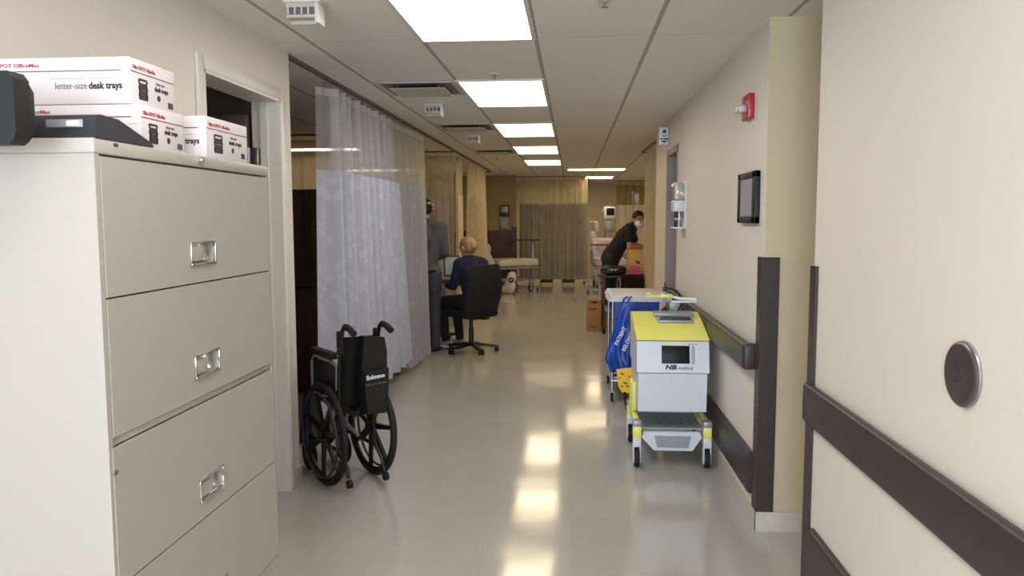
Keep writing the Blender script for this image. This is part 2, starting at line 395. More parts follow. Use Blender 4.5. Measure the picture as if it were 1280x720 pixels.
guard('tall dark corner guard on wall corner beside the machine', XR, 3.86, 1, 1, .1, 1.37, .075)
guard('dark corner guard at end of near right wall, above the handrail end', XN, 3.18, 1, -1, .0, 1.37, .06)
guard('dark corner guard on olive wall corner at far end beside the bed', -1.26, 17.15, -1, 1, .12, 1.37, .09)
# ------------------------------------------------------------------ ceiling fixtures
def ceiling_light(cx, cy, w, l, m, label, group):
    o = thing('ceiling_light', label, 'ceiling light', (cx, cy, CH), 0, group)
    mb = MB(); f = .022
    mb.span((-w / 2 - f, -l / 2 - f, -.012), (-w / 2, l / 2 + f, 0)); mb.span((w / 2, -l / 2 - f, -.012), (w / 2 + f, l / 2 + f, 0))
    mb.span((-w / 2, -l / 2 - f, -.012), (w / 2, -l / 2, 0)); mb.span((-w / 2, l / 2, -.012), (w / 2, l / 2 + f, 0))
    mb.build('frame', M['trim_white'], o, smooth=0)
    MB().span((-w / 2, -l / 2, -.007), (w / 2, l / 2, 0)).build('diffuser', m, o, smooth=0)
ords = ['nearest ceiling light panel, cut by the top edge of the photo', 'second ceiling light panel of the corridor row, below the nearest one',
        'third ceiling light panel of the corridor row', 'fourth ceiling light panel of the corridor row, second to last', 'last and smallest panel of the corridor row of ceiling lights']
cxl = -.795 + .287
for k, y in enumerate((-1.31, 1.13)):
    ceiling_light(cxl, y, .574, 1.2, M['panel_near'], 'ceiling light panel overhead behind the photo view', 'corridor ceiling lights')
for k in range(5):
    ceiling_light(cxl, 5.401 - 1.2192 * 1.5 + 2.4384 * k - .0 + .0, .574, 1.2, M['panel_near'] if k < 2 else M['panel_far'], ords[k], 'corridor ceiling lights')
ceiling_light(.45, 15.3, 1.1, .58, M['panel_far'], 'wide ceiling light right of the corridor row, above the taupe curtain', 'ward ceiling lights')
ceiling_light(.60, 18.3, .62, 1.0, M['panel_far'], 'small far ceiling light above the patient monitor', 'ward ceiling lights')
ceiling_light(-3.5, 10.45, 1.2, .40, M['panel_far'], 'bay ceiling light seen as bright line through the mesh of the nearest curtain', 'ward ceiling lights')
ceiling_light(-3.75, 15.0, 1.5, .58, M['panel_far'], 'bay ceiling light seen as bright line across the grey curtain top', 'ward ceiling lights')
ceiling_light(-.6, 19.5, 1.2, .58, M['panel_far'], 'added ceiling light brightening the net top of the far taupe curtain', 'ward ceiling lights')  # extra panel added behind the curtain to brighten its net and the far wall
ceiling_light(2.7, 18.2, .574, 1.2, M['panel_far'], 'added unseen ceiling light brightening the far ward, hidden by the wall', 'ward ceiling lights')  # unseen panel added to lift the light at the ward's far end
ceiling_light(2.9, 12.6, .574, 1.2, M['panel_far'], 'ceiling light in the right bay hidden by the wall', 'ward ceiling lights')

# tracks for the curtains
def track(label, pts, drop=.022):
    c = Vector(pts[0]); o = thing('curtain_track', label, 'curtain track', (c.x, c.y, CH))
    mb = MB()
    for a, b in zip(pts, pts[1:]):
        a, b = Vector(a), Vector(b); dv = (b - a).normalized(); nrm = Vector((-dv.y, dv.x)) * .014
        q = [a - nrm - c, a + nrm - c, b + nrm - c, b - nrm - c]
        mb.prism([(v.x, v.y) for v in q], 'Z', -drop, 0)
    mb.build('rail', M['grey_track'], o, smooth=0)
    return o
XT = -1.655
track('long grey curtain track along left side of corridor ceiling', [(XT, 4.43), (XT, 15.7), (XT - .25, 16.05), (-5.6, 16.1)])
track('cross track over left bay with loose curtain hooks', [(XT - .02, 10.95), (-5.6, 10.95)])
track('cross track in nearest left bay carrying the dark curtain', [(XT - .9, 8.62), (-5.6, 8.62)])
track('L shaped curtain track beside the small wall sign on right', [(1.03, 8.95), (.985, 11.35), (1.02, 11.42), (4.5, 11.45)])
arc = [(-1.3, 17.75), (-.4, 17.75), (.1, 17.8), (.3, 17.95), (.36, 18.2), (.36, 20.9)]
track('curved curtain track above the far taupe curtain', arc)
track('far curtain track over the white curtain behind the leaning man', [(1.05, 19.95), (4.5, 19.95)])
HOOK = None
def bez(a, b, n):
    return [Vector(a).lerp(Vector(b), i / n) for i in range(n + 1)]
def curtain(label, p0, p1, q0, q1, zb, mmesh, mcloth, wave=.16, amp=.045, hooks=0, group='ward privacy curtains', seed=1, zt=2.45, zs=1.9, sag=0.0, pinch=None):
    """curtain hung from p0 to p1 (x, y at the track) with its hem running from q0 to q1"""
    global HOOK
    rnd = random.Random(seed)
    p0, p1, q0, q1 = (Vector(v) for v in (p0, p1, q0, q1))
    L = (p1 - p0).length; n = max(24, int(L / .018)); dv = (p1 - p0).normalized(); nm = Vector((-dv.y, dv.x))
    base = Vector(((p0.x + p1.x) / 2, (p0.y + p1.y) / 2, 0))
    o = thing('privacy_curtain', label, 'curtain', base, 0, group)
    ph = [rnd.uniform(0, 6.28) for _ in range(4)]
    def off(s, f):
        x = s * L
        w = math.sin(2 * PI * x / wave + ph[0] + 1.1 * math.sin(2 * PI * x / (wave * 3.7) + ph[1]))
        w2 = math.sin(2 * PI * x / (wave * .47) + ph[2])
        return amp * ((.55 + .45 * f) * w + .25 * w2 * (1 - .5 * f))
    def P(s, z):
        f = (zt - z) / (zt - zb)
        xy = p0.lerp(p1, s).lerp(q0.lerp(q1, s), f) + nm * off(s, f)
        if pinch: xy += dv * (pinch * math.sin(PI * f) * (s - .5))
        zz = z - sag * math.sin(PI * s) * f
        return Vector((xy.x, xy.y, zz)) - base
    def sheet(name, za, zb_, m, parent, k):
        bm = bmesh.new(); rows = [[bm.verts.new(P(i / n, za + (zb_ - za) * j / k)) for i in range(n + 1)] for j in range(k + 1)]
        for j in range(k):
            for i in range(n): bm.faces.new((rows[j][i], rows[j][i + 1], rows[j + 1][i + 1], rows[j + 1][i]))
        me = bpy.data.meshes.new(name); bm.to_mesh(me); bm.free(); me.materials.append(m); me.shade_smooth()
        ob = bpy.data.objects.new(name, me); COL.objects.link(ob); ob.parent = parent; return ob
    mp = sheet('mesh_panel', zt - .05, zs, mmesh, o, 4)
    mp['label'] = 'see-through net upper panel'
    sheet('cloth_panel', zs, zb, mcloth, o, 16)
    sheet('heading_band', zt, zt - .05, M['cloth_beige'] if mmesh not in (M['mesh_white'], M['mesh_grey']) else M['net_band'], o, 1)
    for i in range(hooks):
        pt = P((i + .5) / hooks, zt)
        if HOOK is None:
            HOOK = MB().tube([(0, 0, -.012), (.006, 0, -.018), (.01, 0, -.008), (.004, 0, .002), (0, 0, .012), (0, 0, .05)], .0022, 6).build('hook', M['steel'], o)
            h = HOOK
        else:
            h = HOOK.copy(); COL.objects.link(h); h.parent = o
        h.location = (pt.x, pt.y, zt - .006)
    return o
curtain('blue-grey floral curtain with white net top, nearest on left behind the wheelchair', (XT - .01, 5.16), (XT - .01, 7.12), (XT - .01, 5.14), (XT + .0, 7.5), .17, M['mesh_white'], M['cloth_floral'], wave=.19, amp=.085, hooks=18, seed=3)
curtain('plain grey curtain between the floral curtain and the standing man', (XT, 7.2), (XT + .02, 8.4), (XT, 7.55), (XT + .03, 8.55), .07, M['mesh_grey'], M['cloth_grey'], wave=.17, amp=.06, hooks=10, seed=5)
curtain('dark brown curtain deep in the nearest left bay, beside the wall end', (XT - .9, 8.62), (-5.4, 8.62), (XT - .9, 8.62), (-5.4, 8.62), .06, M['mesh_beige'], M['cloth_brown'], wave=.2, amp=.04, seed=8)
curtain('taupe cross curtain behind the standing man and computer', (XT - .03, 10.95), (-4.2, 10.95), (XT - .03, 10.95), (-4.2, 10.95), .25, M['mesh_beige'], M['cloth_taupe'], wave=.24, amp=.04, seed=9)
curtain('narrow pale curtain edge hanging just left of the seated woman', (XT, 11.0), (XT, 11.5), (XT, 11.0), (XT, 11.5), .25, M['mesh_beige'], M['cloth_white'], wave=.12, amp=.035, seed=10)
curtain('bunched beige curtain behind the blond seated woman', (XT, 12.3), (XT + .02, 14.4), (XT, 12.3), (XT + .02, 14.4), .25, M['mesh_beige'], M['cloth_beige'], wave=.36, amp=.10, seed=11)
curtain('wide taupe curtain across far end of ward behind the overbed table', (-1.22, 17.75), (.33, 17.95), (-1.22, 17.75), (.33, 17.95), .16, M['mesh_beige'], M['cloth_taupe'], wave=.15, amp=.085, seed=12)
curtain('pale beige curtain hanging beyond end of right wall beside the leaning man', (1.03, 9.0), (1.0, 10.9), (1.0, 9.0), (.985, 10.95), .2, M['mesh_beige'], M['cloth_beige'], wave=.22, amp=.03, seed=13)
curtain('far white curtain with olive net top behind the leaning man', (1.1, 19.95), (3.2, 19.95), (1.1, 19.95), (3.2, 19.95), .2, M['mesh_olive'], M['cloth_white'], wave=.2, amp=.05, seed=14)

# small slotted boxes hanging under the ceiling, left of the light row
def slot_box():
    o = thing('ceiling_sounder', None, 'ceiling box')
    MB().span((-.085, -.05, -.012), (.085, .05, 0), .003).build('mount_plate', M['trim_white'], o)
    mb = MB(); mb.span((-.075, -.035, -.075), (.055, .035, -.06), .004); mb.span((-.075, .025, -.09), (.055, .035, -.012)); mb.span((-.075, -.035, -.03), (.055, -.025, -.012))
    mb.build('housing', M['base'], o)
    MB().span((.055, -.045, -.1), (.075, .045, -.012), .004).build('side_plate', M['trim_white'], o)
    for i in range(4): MB().span((-.068 + i * .03, -.036, -.06), (-.062 + i * .03, .02, -.03), .0).build('slot_bar', M['trim_white'], o)
    MB().span((-.073, -.02, -.058), (.053, .0, -.014)).build('slot_backing', M['grey_ink'], o)
    return o
sb = slot_box(); first = True
for (x, y, lab) in ((-1.18, 3.42, 'white slotted box on ceiling above the doorway, cut by top of photo'), (-1.16, 6.5, 'white slotted box on ceiling beside the second light panel'), (-1.14, 8.9, 'smallest white slotted box on ceiling, farthest down the corridor')):
    o = sb if first else copy_tree(sb); first = False
    o.location = (x, y, CH); tag(o, lab, 'ceiling box', 'slotted ceiling boxes')
# air diffusers set in the tiles left of the lights
def air_vent():
    o = thing('air_vent', None, 'air vent')
    mb = MB(); s = .285
    for a, b in (((-s, -s, -.006), (s, -s + .03, 0)), ((-s, s - .03, -.006), (s, s, 0)), ((-s, -s, -.006), (-s + .03, s, 0)), ((s - .03, -s, -.006), (s, s, 0))): mb.span(a, b)
    mb.build('frame', M['base'], o, smooth=0)
    MB().span((-s + .03, -s + .03, -.003), (s - .03, s - .03, 0)).build('throat', M['grey_ink'], o, smooth=0)
    MB().prism([(-.2, -.2), (.2, -.2), (.2, .2), (-.2, .2)], 'Z', -.03, -.026).build('deflector', M['base'], o, smooth=0)
    for x, y in ((-.15, -.15), (.15, -.15), (.15, .15), (-.15, .15)): MB().cyl((x, y, -.027), (x, y, -.002), .006, seg=8).build('stud', M['steel'], o)
    return o
av = air_vent(); first = True
for (x, y, lab) in ((-1.11, 5.72, 'square air vent in ceiling left of the second light panel'), (-1.11, 8.14, 'square air vent in ceiling left of the third light panel'), (-1.11, 11.1, 'square air vent in ceiling left of the fifth light panel, farthest')):
    o = av if first else copy_tree(av); first = False
    o.location = (x, y, CH); tag(o, lab, 'air vent', 'ceiling air vents')
def sprinkler():
    o = thing('sprinkler_head', None, 'sprinkler')
    MB().lathe([(.036, 0), (.034, -.006), (.02, -.008), (.012, -.008)], seg=20).build('escutcheon', M['trim_white'], o)
    MB().cyl((0, 0, -.007), (0, 0, -.03), .007, seg=8).cyl((0, 0, -.03), (0, 0, -.033), .016, seg=12).build('deflector', M['steel'], o)
    return o
s0 = sprinkler(); first = True
for (x, y, lab) in ((.133, 3.5, 'white sprinkler head on ceiling at top edge, right of the nearest light'), (-.52, 5.18, 'sprinkler head between the two nearest light panels'), (-1.2, 12.2, 'tiny far sprinkler head on ceiling left of the last light panel'), (.2, 13.2, 'small sprinkler head on ceiling right of the last light panels')):
    o = s0 if first else copy_tree(s0); first = False
    o.location = (x, y, CH); tag(o, lab, 'sprinkler', 'ceiling sprinkler heads')

# ------------------------------------------------------------------ filing cabinet
cab = thing('filing_cabinet', 'tall putty coloured lateral filing cabinet at left with recessed chrome drawer pulls', 'filing cabinet', (-1.22, 2.009, 0))
CX = .231; CY = .459
mb = MB()
mb.span((-CX, -CY, 0), (CX - .022, -CY + .02, 1.705)); mb.span((-CX, CY - .02, 0), (CX - .022, CY, 1.705)); mb.span((-CX, -CY + .02, 0), (-CX + .02, CY - .02, 1.705))
mb.span((CX - .022, -CY, 0), (CX - .002, -CY + .016, 1.705)); mb.span((CX - .022, CY - .012, 0), (CX - .002, CY, 1.705))
mb.span((-CX + .02, -CY + .02, 0), (CX - .04, CY - .02, .09)); mb.span((-CX + .02, -CY + .02, 1.0), (CX - .04, CY - .02, 1.7))
mb.span((CX - .04, -CY + .016, .06), (CX - .002, CY - .012, .10))
mb.build('body', M['putty'], cab, smooth=0)
MB().span((-CX - .002, -CY - .002, 1.705), (CX, CY + .002, 1.737), .004).build('top', M['putty'], cab)
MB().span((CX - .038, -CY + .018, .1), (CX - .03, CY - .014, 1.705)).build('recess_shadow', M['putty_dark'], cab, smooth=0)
def pull(dr, zc):
    hy0, hy1, hz = -.075, .065, .032
    mb = MB(); x = CX + .001
    mb.span((x - .004, hy0, zc + hz - .006), (x + .003, hy1, zc + hz), .001); mb.span((x - .004, hy0, zc - hz), (x + .004, hy1, zc - hz + .006), .001)
    mb.span((x - .004, hy0, zc - hz), (x + .003, hy0 + .005, zc + hz), .001); mb.span((x - .004, hy1 - .005, zc - hz), (x + .003, hy1, zc + hz), .001)
    fr = mb.build('pull', M['chrome'], dr)
    q = MB().prism([(x - .022, zc + hz - .006), (x - .021, zc - .005), (x - .014, zc - hz + .012), (x, zc - hz + .004), (x - .001, zc - hz), (x - .024, zc - hz), (x - .024, zc + hz - .006)], 'Y', hy0 + .004, hy1 - .004).build('cup', M['chrome'], fr)
    MB().span((x - .006, hy0 + .006, zc - hz + .012), (x - .002, .0, zc + hz - .014), .001).build('label_card', M['putty'], fr)
def drawer(z0, z1, y0, y1, zc):
    # front with a rectangular hole behind the recessed pull
    mb = MB(); x0, x1 = CX - .026, CX
    mb.span((x0, y0, zc + .03), (x1, y1, z1)); mb.span((x0, y0, z0), (x1, y1, zc - .03)); mb.span((x0, y0, zc - .03), (x1, -.073, zc + .03)); mb.span((x0, .063, zc - .03), (x1, y1, zc + .03))
    bmesh.ops.remove_doubles(mb.bm, verts=mb.bm.verts[:], dist=1e-5)
    dr = mb.build('drawer', M['putty'], cab, smooth=0)
    pull(dr, zc)
ya, yb = -CY + .018, CY - .014
drawer(1.401, 1.70, ya, yb, 1.478); drawer(1.096, 1.397, ya, yb, 1.178); drawer(.764, 1.072, ya - .006, yb + .004, .842); drawer(.44, .760, ya - .006, yb + .004, .52); drawer(.105, .436, ya - .006, yb + .004, .19)
MB().span((CX - .026, ya, 1.076), (CX - .006, yb, 1.093), .002).build('divider_rail', M['putty'], cab)
MB().cyl((CX - .002, -.006, 1.722), (CX + .009, -.006, 1.722), .011).cyl((CX + .009, -.006, 1.722), (CX + .013, -.006, 1.722), .007).build('lock', M['chrome'], cab)
MB().span((CX, -.392, 1.7245), (CX + .001, -.376, 1.7315)).build('maker_plate', M['putty_dark'], cab, smooth=0)
MB().cyl((CX - .004, -.445, 1.02), (CX + .004, -.445, 1.02), .006).build('bumper', M['steel'], cab)

# cartons of desk trays on the cabinet
def tray_icon(cx, z0, w, h):
    q = []
    return q
def carton(label, loc, w, dep, h, rz=0, front='full', seam=True):
    o = thing('desk_tray_carton', label, 'box', loc, rz, 'desk tray cartons on the cabinet')
    MB().span((-w / 2, -dep / 2, 0), (w / 2, dep / 2, h), .003).build('carton', M['box_white'], o)
    FM = plane_m((-w / 2, -dep / 2 - .0004, 0), (1, 0, 0), (0, 0, 1)); SM = plane_m((w / 2 + .0004, -dep / 2, 0), (0, 1, 0), (0, 0, 1))
    # printed rules
    mb = MB(); zr = h * .70
    mb.span((-w / 2 + .005, -dep / 2 - .0008, zr), (w / 2 - .022, -dep / 2, zr + .0022)); mb.span((w / 2, -dep / 2 + .004, zr), (w / 2 + .0008, dep / 2 - .003, zr + .0022))
    mb.build('printed_rule', M['line_ink'], o, smooth=0)
    fl = MB(); fl.span((-w / 2 + .2, -dep / 2 - .0006, h * .545), (w / 2 - .004, -dep / 2, h * .55)); fl.build('flap_seam', M['grey_ink'], o, smooth=0)
    k = dep / .2
    text_mesh([('Office DEPOT OfficeMax', .0125, w - .385, h * .80, 1.25)], FM, M['red_ink'], 'red_lettering', o, bold=.012)
    text_mesh([('Office DEPOT OfficeMax', .012, .010 * k, h * .78, .80 * k)], SM, M['red_ink'], 'red_lettering', o, bold=.012)
    text_mesh([('letter-size', .022, w - .187, h * .33, .9)], FM, M['grey_ink'], 'thin_lettering', o)
    text_mesh([('desk trays', .022, w - .103, h * .33, .92)], FM, M['black_ink'], 'bold_lettering', o, bold=.03)
    text_mesh([('letter-size', .011, .112 * k, h * .56, .9)], SM, M['grey_ink'], 'thin_lettering', o)
    text_mesh([('desk trays', .016, .104 * k, h * .42, .95 * k)], SM, M['black_ink'], 'bold_lettering', o, bold=.03)
    # picture of three stacked trays, two round marks and the bar code on the end
    mb = MB(); X = w / 2
    y0 = -dep / 2 + .032 * k; yw = .042 * k
    for i in range(3):
        z = h * (.14 + .155 * i)
        mb.prism([(y0, z + .013), (y0 + .004, z), (y0 + yw - .004, z), (y0 + yw, z + .013), (y0 + yw - .007, z + .013), (y0 + yw - .009, z + .006), (y0 + .009, z + .006), (y0 + .007, z + .013)], 'X', X, X + .0009)
        if i < 2: mb.span((X, y0 + .003, z), (X + .0009, y0 + .008, z + .018)); mb.span((X, y0 + yw - .008, z), (X + .0009, y0 + yw - .003, z + .018))
    mb.prism([(y0 + .006, h * .55), (y0 + yw - .006, h * .55), (y0 + yw - .003, h * .60), (y0 + .003, h * .60)], 'X', X, X + .0009)
    mb.span((X, y0 + .006, h * .17), (X + .0006, y0 + yw - .006, h * .30)); mb.span((X, y0 + .006, h * .36), (X + .0006, y0 + yw - .006, h * .45))
    mb.build('tray_picture', M['black_ink'], o, smooth=0)
    mb = MB(); mb.cyl((X, -dep / 2 + .122 * k, h * .27), (X + .0009, -dep / 2 + .122 * k, h * .27), .0075, seg=16)
    mb.build('round_mark', M['black_ink'], o, smooth=0); mb = MB()
    for i in range(6): mb.span((X, dep / 2 - .035 * k + i * .0042, h * .10), (X + .0009, dep / 2 - .035 * k + i * .0042 + (.0016 if i % 2 else .0026), h * .24))
    mb.build('bar_code', M['black_ink'], o, smooth=0)
    return o
carton('white desk tray carton underneath another, behind the dark wedge device', (-1.222, 1.888, 1.737), .40, .205, .103)
carton('white desk tray carton on top of the stack of two', (-1.242, 1.886, 1.840), .40, .205, .110)
carton('single white desk tray carton nearest the doorway, farthest along the cabinet', (-1.198, 2.20, 1.737), .40, .268, .112)

# dark wedge device on the cabinet corner
o = thing('desktop_device', 'low charcoal wedge shaped device lying on front corner of the cabinet top', 'device', (-1.20, 1.66, 1.737))
MB().prism([(-.105, 0), (-.105, .030), (-.098, .047), (-.085, .050), (-.02, .047), (.108, .010), (.118, .003), (.118, 0)], 'X', -.21, .212).build('housing', M['charcoal'], o)
mb = MB(); mb.span((-.17, -.1065, .014), (.05, -.105, .019)); mb.build('front_groove', M['black'], o, smooth=0)
MB().span((.105, -.1066, .022), (.185, -.1048, .038), .0005).build('display_window', M['steel_grey'], o)
MB().span((.15, -.107, .025), (.178, -.1046, .035)).build('sticker', M['white_ink'], o, smooth=0)
# black monitor on an added, unseen wall arm at the very left edge
o = thing('monitor', 'black monitor at the left edge, in front of the white carton stack', 'monitor', (-1.226, 1.42, 1.775))
mb = MB(); mb.prism([(-.17, -.062), (-.165, -.066), (.174, -.066), (.185, -.058), (.19, -.045), (.19, .055), (.180, .068), (-.165, .068), (-.17, .06)], 'Y', -.035, .008)
mb.prism([(-.15, -.056), (.155, -.056), (.165, -.046), (.172, -.026), (.172, .04), (.162, .058), (-.15, .058)], 'Y', .008, .045)
mb.build('housing', M['black_matte'], o)
MB().span((-.15, -.04, -.05), (.15, -.0345, .052), .002).build('back_panel', M['black_matte'], o)
for x in (-.135, .15): MB().cyl((x, -.034, .058), (x, -.0375, .058), .006, seg=10).build('screw', M['dark_steel'], o)
for z in (-.045, -.02, .005, .03): MB().span((-.13, -.0415, z), (.12, -.0395, z + .004)).build('vent_groove', M['rubber'], o)
MB().box((-.28, .0, 0), (.24, .03, .04), .006).box((-.396, 0, 0), (.014, .1, .14), .003).build('added_wall_arm', M['black'], o)  # out-of-view arm and wall plate, added to hold the monitor up

# ------------------------------------------------------------------ right wall fittings
o = thing('push_plate', 'round dark steel push plate on the near right wall', 'door button', (XN, 1.96, 1.183))
MB().lathe([(.073, 0), (.080, .002), (.080, .012), (.075, .016), (.071, .0165)], seg=48).xf(Matrix.Rotation(-PI / 2, 4, 'Y')).build('plate', M['dark_steel'], o)
MB().lathe([(.082, 0), (.083, .004), (.079, .008)], seg=48).xf(Matrix.Rotation(-PI / 2, 4, 'Y')).build('rim', M['steel'], o)
MB().torus((-.0165, 0, .0), .018, .0012, 'X', 24, 6).tube([(-.0165, .006, .02), (-.0165, .0, .004), (-.0165, -.012, .002), (-.0165, -.02, -.012)], .0014, 6).build('engraved_mark', M['charcoal'], o)

o = thing('wall_display', 'black framed panel with grey sheet on right wall', 'frame', (XR, 4.165, 1.672))
fr = MB()
for a, b in (((-.03, -.2, -.132), (0, .2, -.095)), ((-.03, -.2, .095), (0, .2, .132)), ((-.03, -.2, -.132), (0, -.14, .132)), ((-.03, .14, -.132), (0, .2, .132))): fr.span(a, b, .006)
fr.build('frame', M['black_matte'], o)
MB().span((-.026, -.142, -.097), (-.004, .142, .097)).build('sheet', M['paper'], o)
o = thing('fire_alarm', 'red fire alarm strobe high on the right wall', 'fire alarm', (XR, 4.21, 2.145))
MB().span((-.035, -.075, -.065), (0, .075, .065), .008).build('housing', M['red'], o)
MB().box((-.055, .0, -.01), (.05, .085, .04), .012).build('strobe_lens', M['clear'], o)
MB().box((-.05, .0, -.01), (.025, .05, .02), .004).build('flash_tube', M['white_ink'], o)
mb = MB()
for i in range(4): mb.span((-.0362, -.05 + .012 * i, .03), (-.034, -.044 + .012 * i, .05))
mb.build('sounder_slot', M['black'], o)
o = thing('sanitizer_dispenser', 'white hand sanitizer dispenser with clear top on right wall by doorway', 'dispenser', (XR, 6.62, 1.50))
MB().span((-.012, -.12, -.02), (0, .12, .37), .004).build('back_plate', M['white_plastic'], o)
MB().span((-.10, -.10, .215), (-.012, .10, .365), .02).build('clear_cover', M['clear'], o)
MB().span((-.10, -.10, .12), (-.012, .10, .215), .012).build('front_cover', M['cool_white'], o)
MB().box((-.055, -.0, .095), (.05, .06, .05), .012).build('pump_nozzle', M['black'], o)
MB().span((-.10, -.105, -.02), (-.012, .105, -.008), .003).build('drip_tray', M['white_plastic'], o)
for s in (-1, 1): MB().box((-.055, s * .10, .055), (.012, .01, .13), .003).build('tray_post', M['white_plastic'], o)
MB().cyl((-.055, 0, -.008), (-.055, 0, .05), .03, .026, seg=16).build('cartridge', M['charcoal'], o)
o = thing('wall_sign', 'small white projecting sign with dark marks, high over doorway on right', 'sign', (XR, 7.72, 2.36))
MB().span((-.10, -.014, -.085), (.0, .014, .085), .004).build('sign_panel', M['white_plastic'], o)
MB().span((.0, -.03, -.085), (-.012, .03, .085), .002).build('wall_flange', M['steel_grey'], o)
mb = MB(); mb.cyl((-.05, -.0145, .045), (-.05, -.0155, .045), .017, seg=20)
mb.tube([(-.066, -.015, .014), (-.062, -.015, .002), (-.05, -.015, -.004), (-.038, -.015, .002), (-.034, -.015, .014)], .0035, 6)
mb.prism([(-.082, -.05), (-.05, -.065), (-.018, -.05), (-.018, -.044), (-.082, -.044)], 'Y', -.0155, -.0143)
mb.span((-.088, -.0152, -.034), (-.066, -.0143, -.020)); mb.span((-.06, -.0152, -.034), (-.012, -.0143, -.020)); mb.span((-.08, -.015, -.077), (-.02, -.0143, -.074))
mb.build('printed_marks', M['black_ink'], o, smooth=0)
# ------------------------------------------------------------------ yellow and white machine on its trolley
def bevel_all(mb, off, seg=3, ang=20):
    es = [e for e in mb.bm.edges if len(e.link_faces) == 2 and e.calc_face_angle(0) > R(ang)]
    bmesh.ops.bevel(mb.bm, geom=es, offset=off, segments=seg, affect='EDGES', profile=.5); return mb
def caster(parent, x, y, r=.055, w=.03, fork='white_plastic', top=None, name='caster'):
    top = top if top is not None else 2 * r + .03
    f = MB(); f.box((x - w / 2 - .006, y, r + .02), (.008, .05, r + .05), .003).box((x + w / 2 + .006, y, r + .02), (.008, .05, r + .05), .003).span((x - w / 2 - .01, y - .028, 2 * r + .006), (x + w / 2 + .01, y + .028, top), .004)
    fo = f.build(name, M[fork], parent)
    MB().lathe([(r * .55, -w / 2), (r * .93, -w / 2), (r, -w / 2 + .006), (r, w / 2 - .006), (r * .93, w / 2), (r * .55, w / 2)], seg=28).xf(Matrix.Translation((x, y, r)) @ Matrix.Rotation(PI / 2, 4, 'Y')).build('wheel', M['rubber'], fo)
    MB().cyl((x - w / 2 - .002, y, r), (x + w / 2 + .002, y, r), r * .55, seg=20).build('hub', M['steel_grey'], fo)
    return fo
mc = thing('medical_machine', 'white and lime yellow machine with dark screen on a low wheeled trolley', 'machine', (.627, 5.12, 0))
lo = [(-.270, .352), (-.285, .64), (-.243, .800), (.29, .885), (.30, .352)]
bevel_all(MB().prism([(-.268, .352), (-.282, .598), (.30, .598), (.30, .352)], 'X', -.213, .213), .016).build('lower_housing', M['cool_white'], mc)
bevel_all(MB().prism([(-.285, .603), (-.241, .800), (.30, .900), (.305, .603)], 'X', -.222, .226), .010).build('upper_housing', M['cool_white'], mc)
lid = bevel_all(MB().prism([(-.246, .801), (-.236, .812), (-.03, .872), (.24, .926), (.30, .92), (.31, .89), (.31, .86)], 'X', -.224, .228), .006).build('lid', M['yellow'], mc)
MB().span((-.226, -.247, .797), (.23, -.238, .8015)).build('lid_seam', M['charcoal'], mc)
# handle recess with grey grip
MB().box((.05, .06, .898), (.235, .13, .022), .008, rot=Euler((R(11), 0, 0))).build('handle_recess', M['steel_grey'], lid)
MB().box((.05, .02, .903), (.20, .03, .03), .01, rot=Euler((R(11), 0, 0))).build('grip', M['charcoal'], lid)
MB().box((.05, .14, .925), (.27, .07, .022), .008, rot=Euler((R(11), 0, 0))).build('grip_ledge', M['steel_grey'], lid)
FMm = plane_m((0, -.2858, .603), (1, 0, 0), (0, .044, .197))
def onface(mb): return mb.xf(FMm)
onface(MB().span((-.068, .058, -.002), (.105, .170, .0035), .003)).build('screen', M['screen'], mc)
onface(MB().span((-.068, .176, -.001), (.080, .181, .0012))).build('green_rule', M['yellow'], mc)
onface(MB().span((.116, .055, -.001), (.138, .168, .0012))).build('key_strip', M['steel_grey'], mc)
for i in range(3): onface(MB().span((.100 + i * .020, .175, -.001), (.110 + i * .020, .183, .0012))).build('button', M['grey_ink'], mc)
text_mesh([('NB', .040, -.048, .022, 1.2)], FMm @ Matrix.Translation((0, 0, .002)), M['black_ink'], 'logo_lettering', mc, bold=.04, shear=.25)
text_mesh([('medical', .028, .030, .022, 1.1)], FMm @ Matrix.Translation((0, 0, .002)), M['grey_ink'], 'name_lettering', mc, bold=.01)
text_mesh([('I', .040, .0145, .022, .9)], FMm @ Matrix.Translation((0, 0, .002)), M['black_ink'], 'logo_bar', mc, bold=.04)
# trolley
MB().prism([(-.26, .235), (-.26, .245), (.28, .25), (.28, .24)], 'X', -.19, .19).build('shelf', M['steel_grey'], mc)
for i in range(3):
    for j in range(2): MB().cyl((-.06 + i * .07, -.16 + j * .1, .246), (-.06 + i * .07, -.16 + j * .1, .2485), .007, seg=10).build('shelf_hole', M['charcoal'], mc)
pl = MB().span((-.18, .10, .25), (.18, .115, .352)).build('back_plate', M['steel_grey'], mc)
for x, a in ((-.06, 12), (.06, -12)): MB().box((x, .098, .31), (.007, .004, .055), rot=Euler((0, R(-a if x > 0 else -a), 0))).build('slot', M['black'], pl)
bevel_all(MB().prism([(-.175, .225), (.175, .225), (.185, .19), (.13, .105), (-.11, .105), (-.185, .185)], 'Y', -.285, -.25), .01).build('front_tray', M['cool_white'], mc)
bevel_all(MB().prism([(-.11, .20), (.12, .20), (.105, .125), (-.09, .125)], 'Y', -.289, -.283), .004).build('tray_recess', M['steel_grey'], mc)
for x in (-.218, .218):
    for y, zt_ in ((-.285, .30), (.27, .36)):
        MB().span((x - .026, y - .03, .19), (x + .026, y + .03, .265), .006).build('leg_band', M['yellow'], mc)
        MB().span((x - .027, y - .032, .262), (x + .027, y + .032, .30), .006).build('leg_bracket', M['steel_grey'], mc)
        caster(mc, x, y, .062, .03, 'cool_white', .192)
    MB().span((x - .016, -.06, .30), (x + .016, -.015, .49), .006).span((x - .017, -.28, .262), (x + .017, .30, .295), .006).build('side_column', M['yellow'], mc)
MB().span((-.232, .16, .28), (-.196, .22, .47), .006).build('rear_column', M['yellow'], mc)
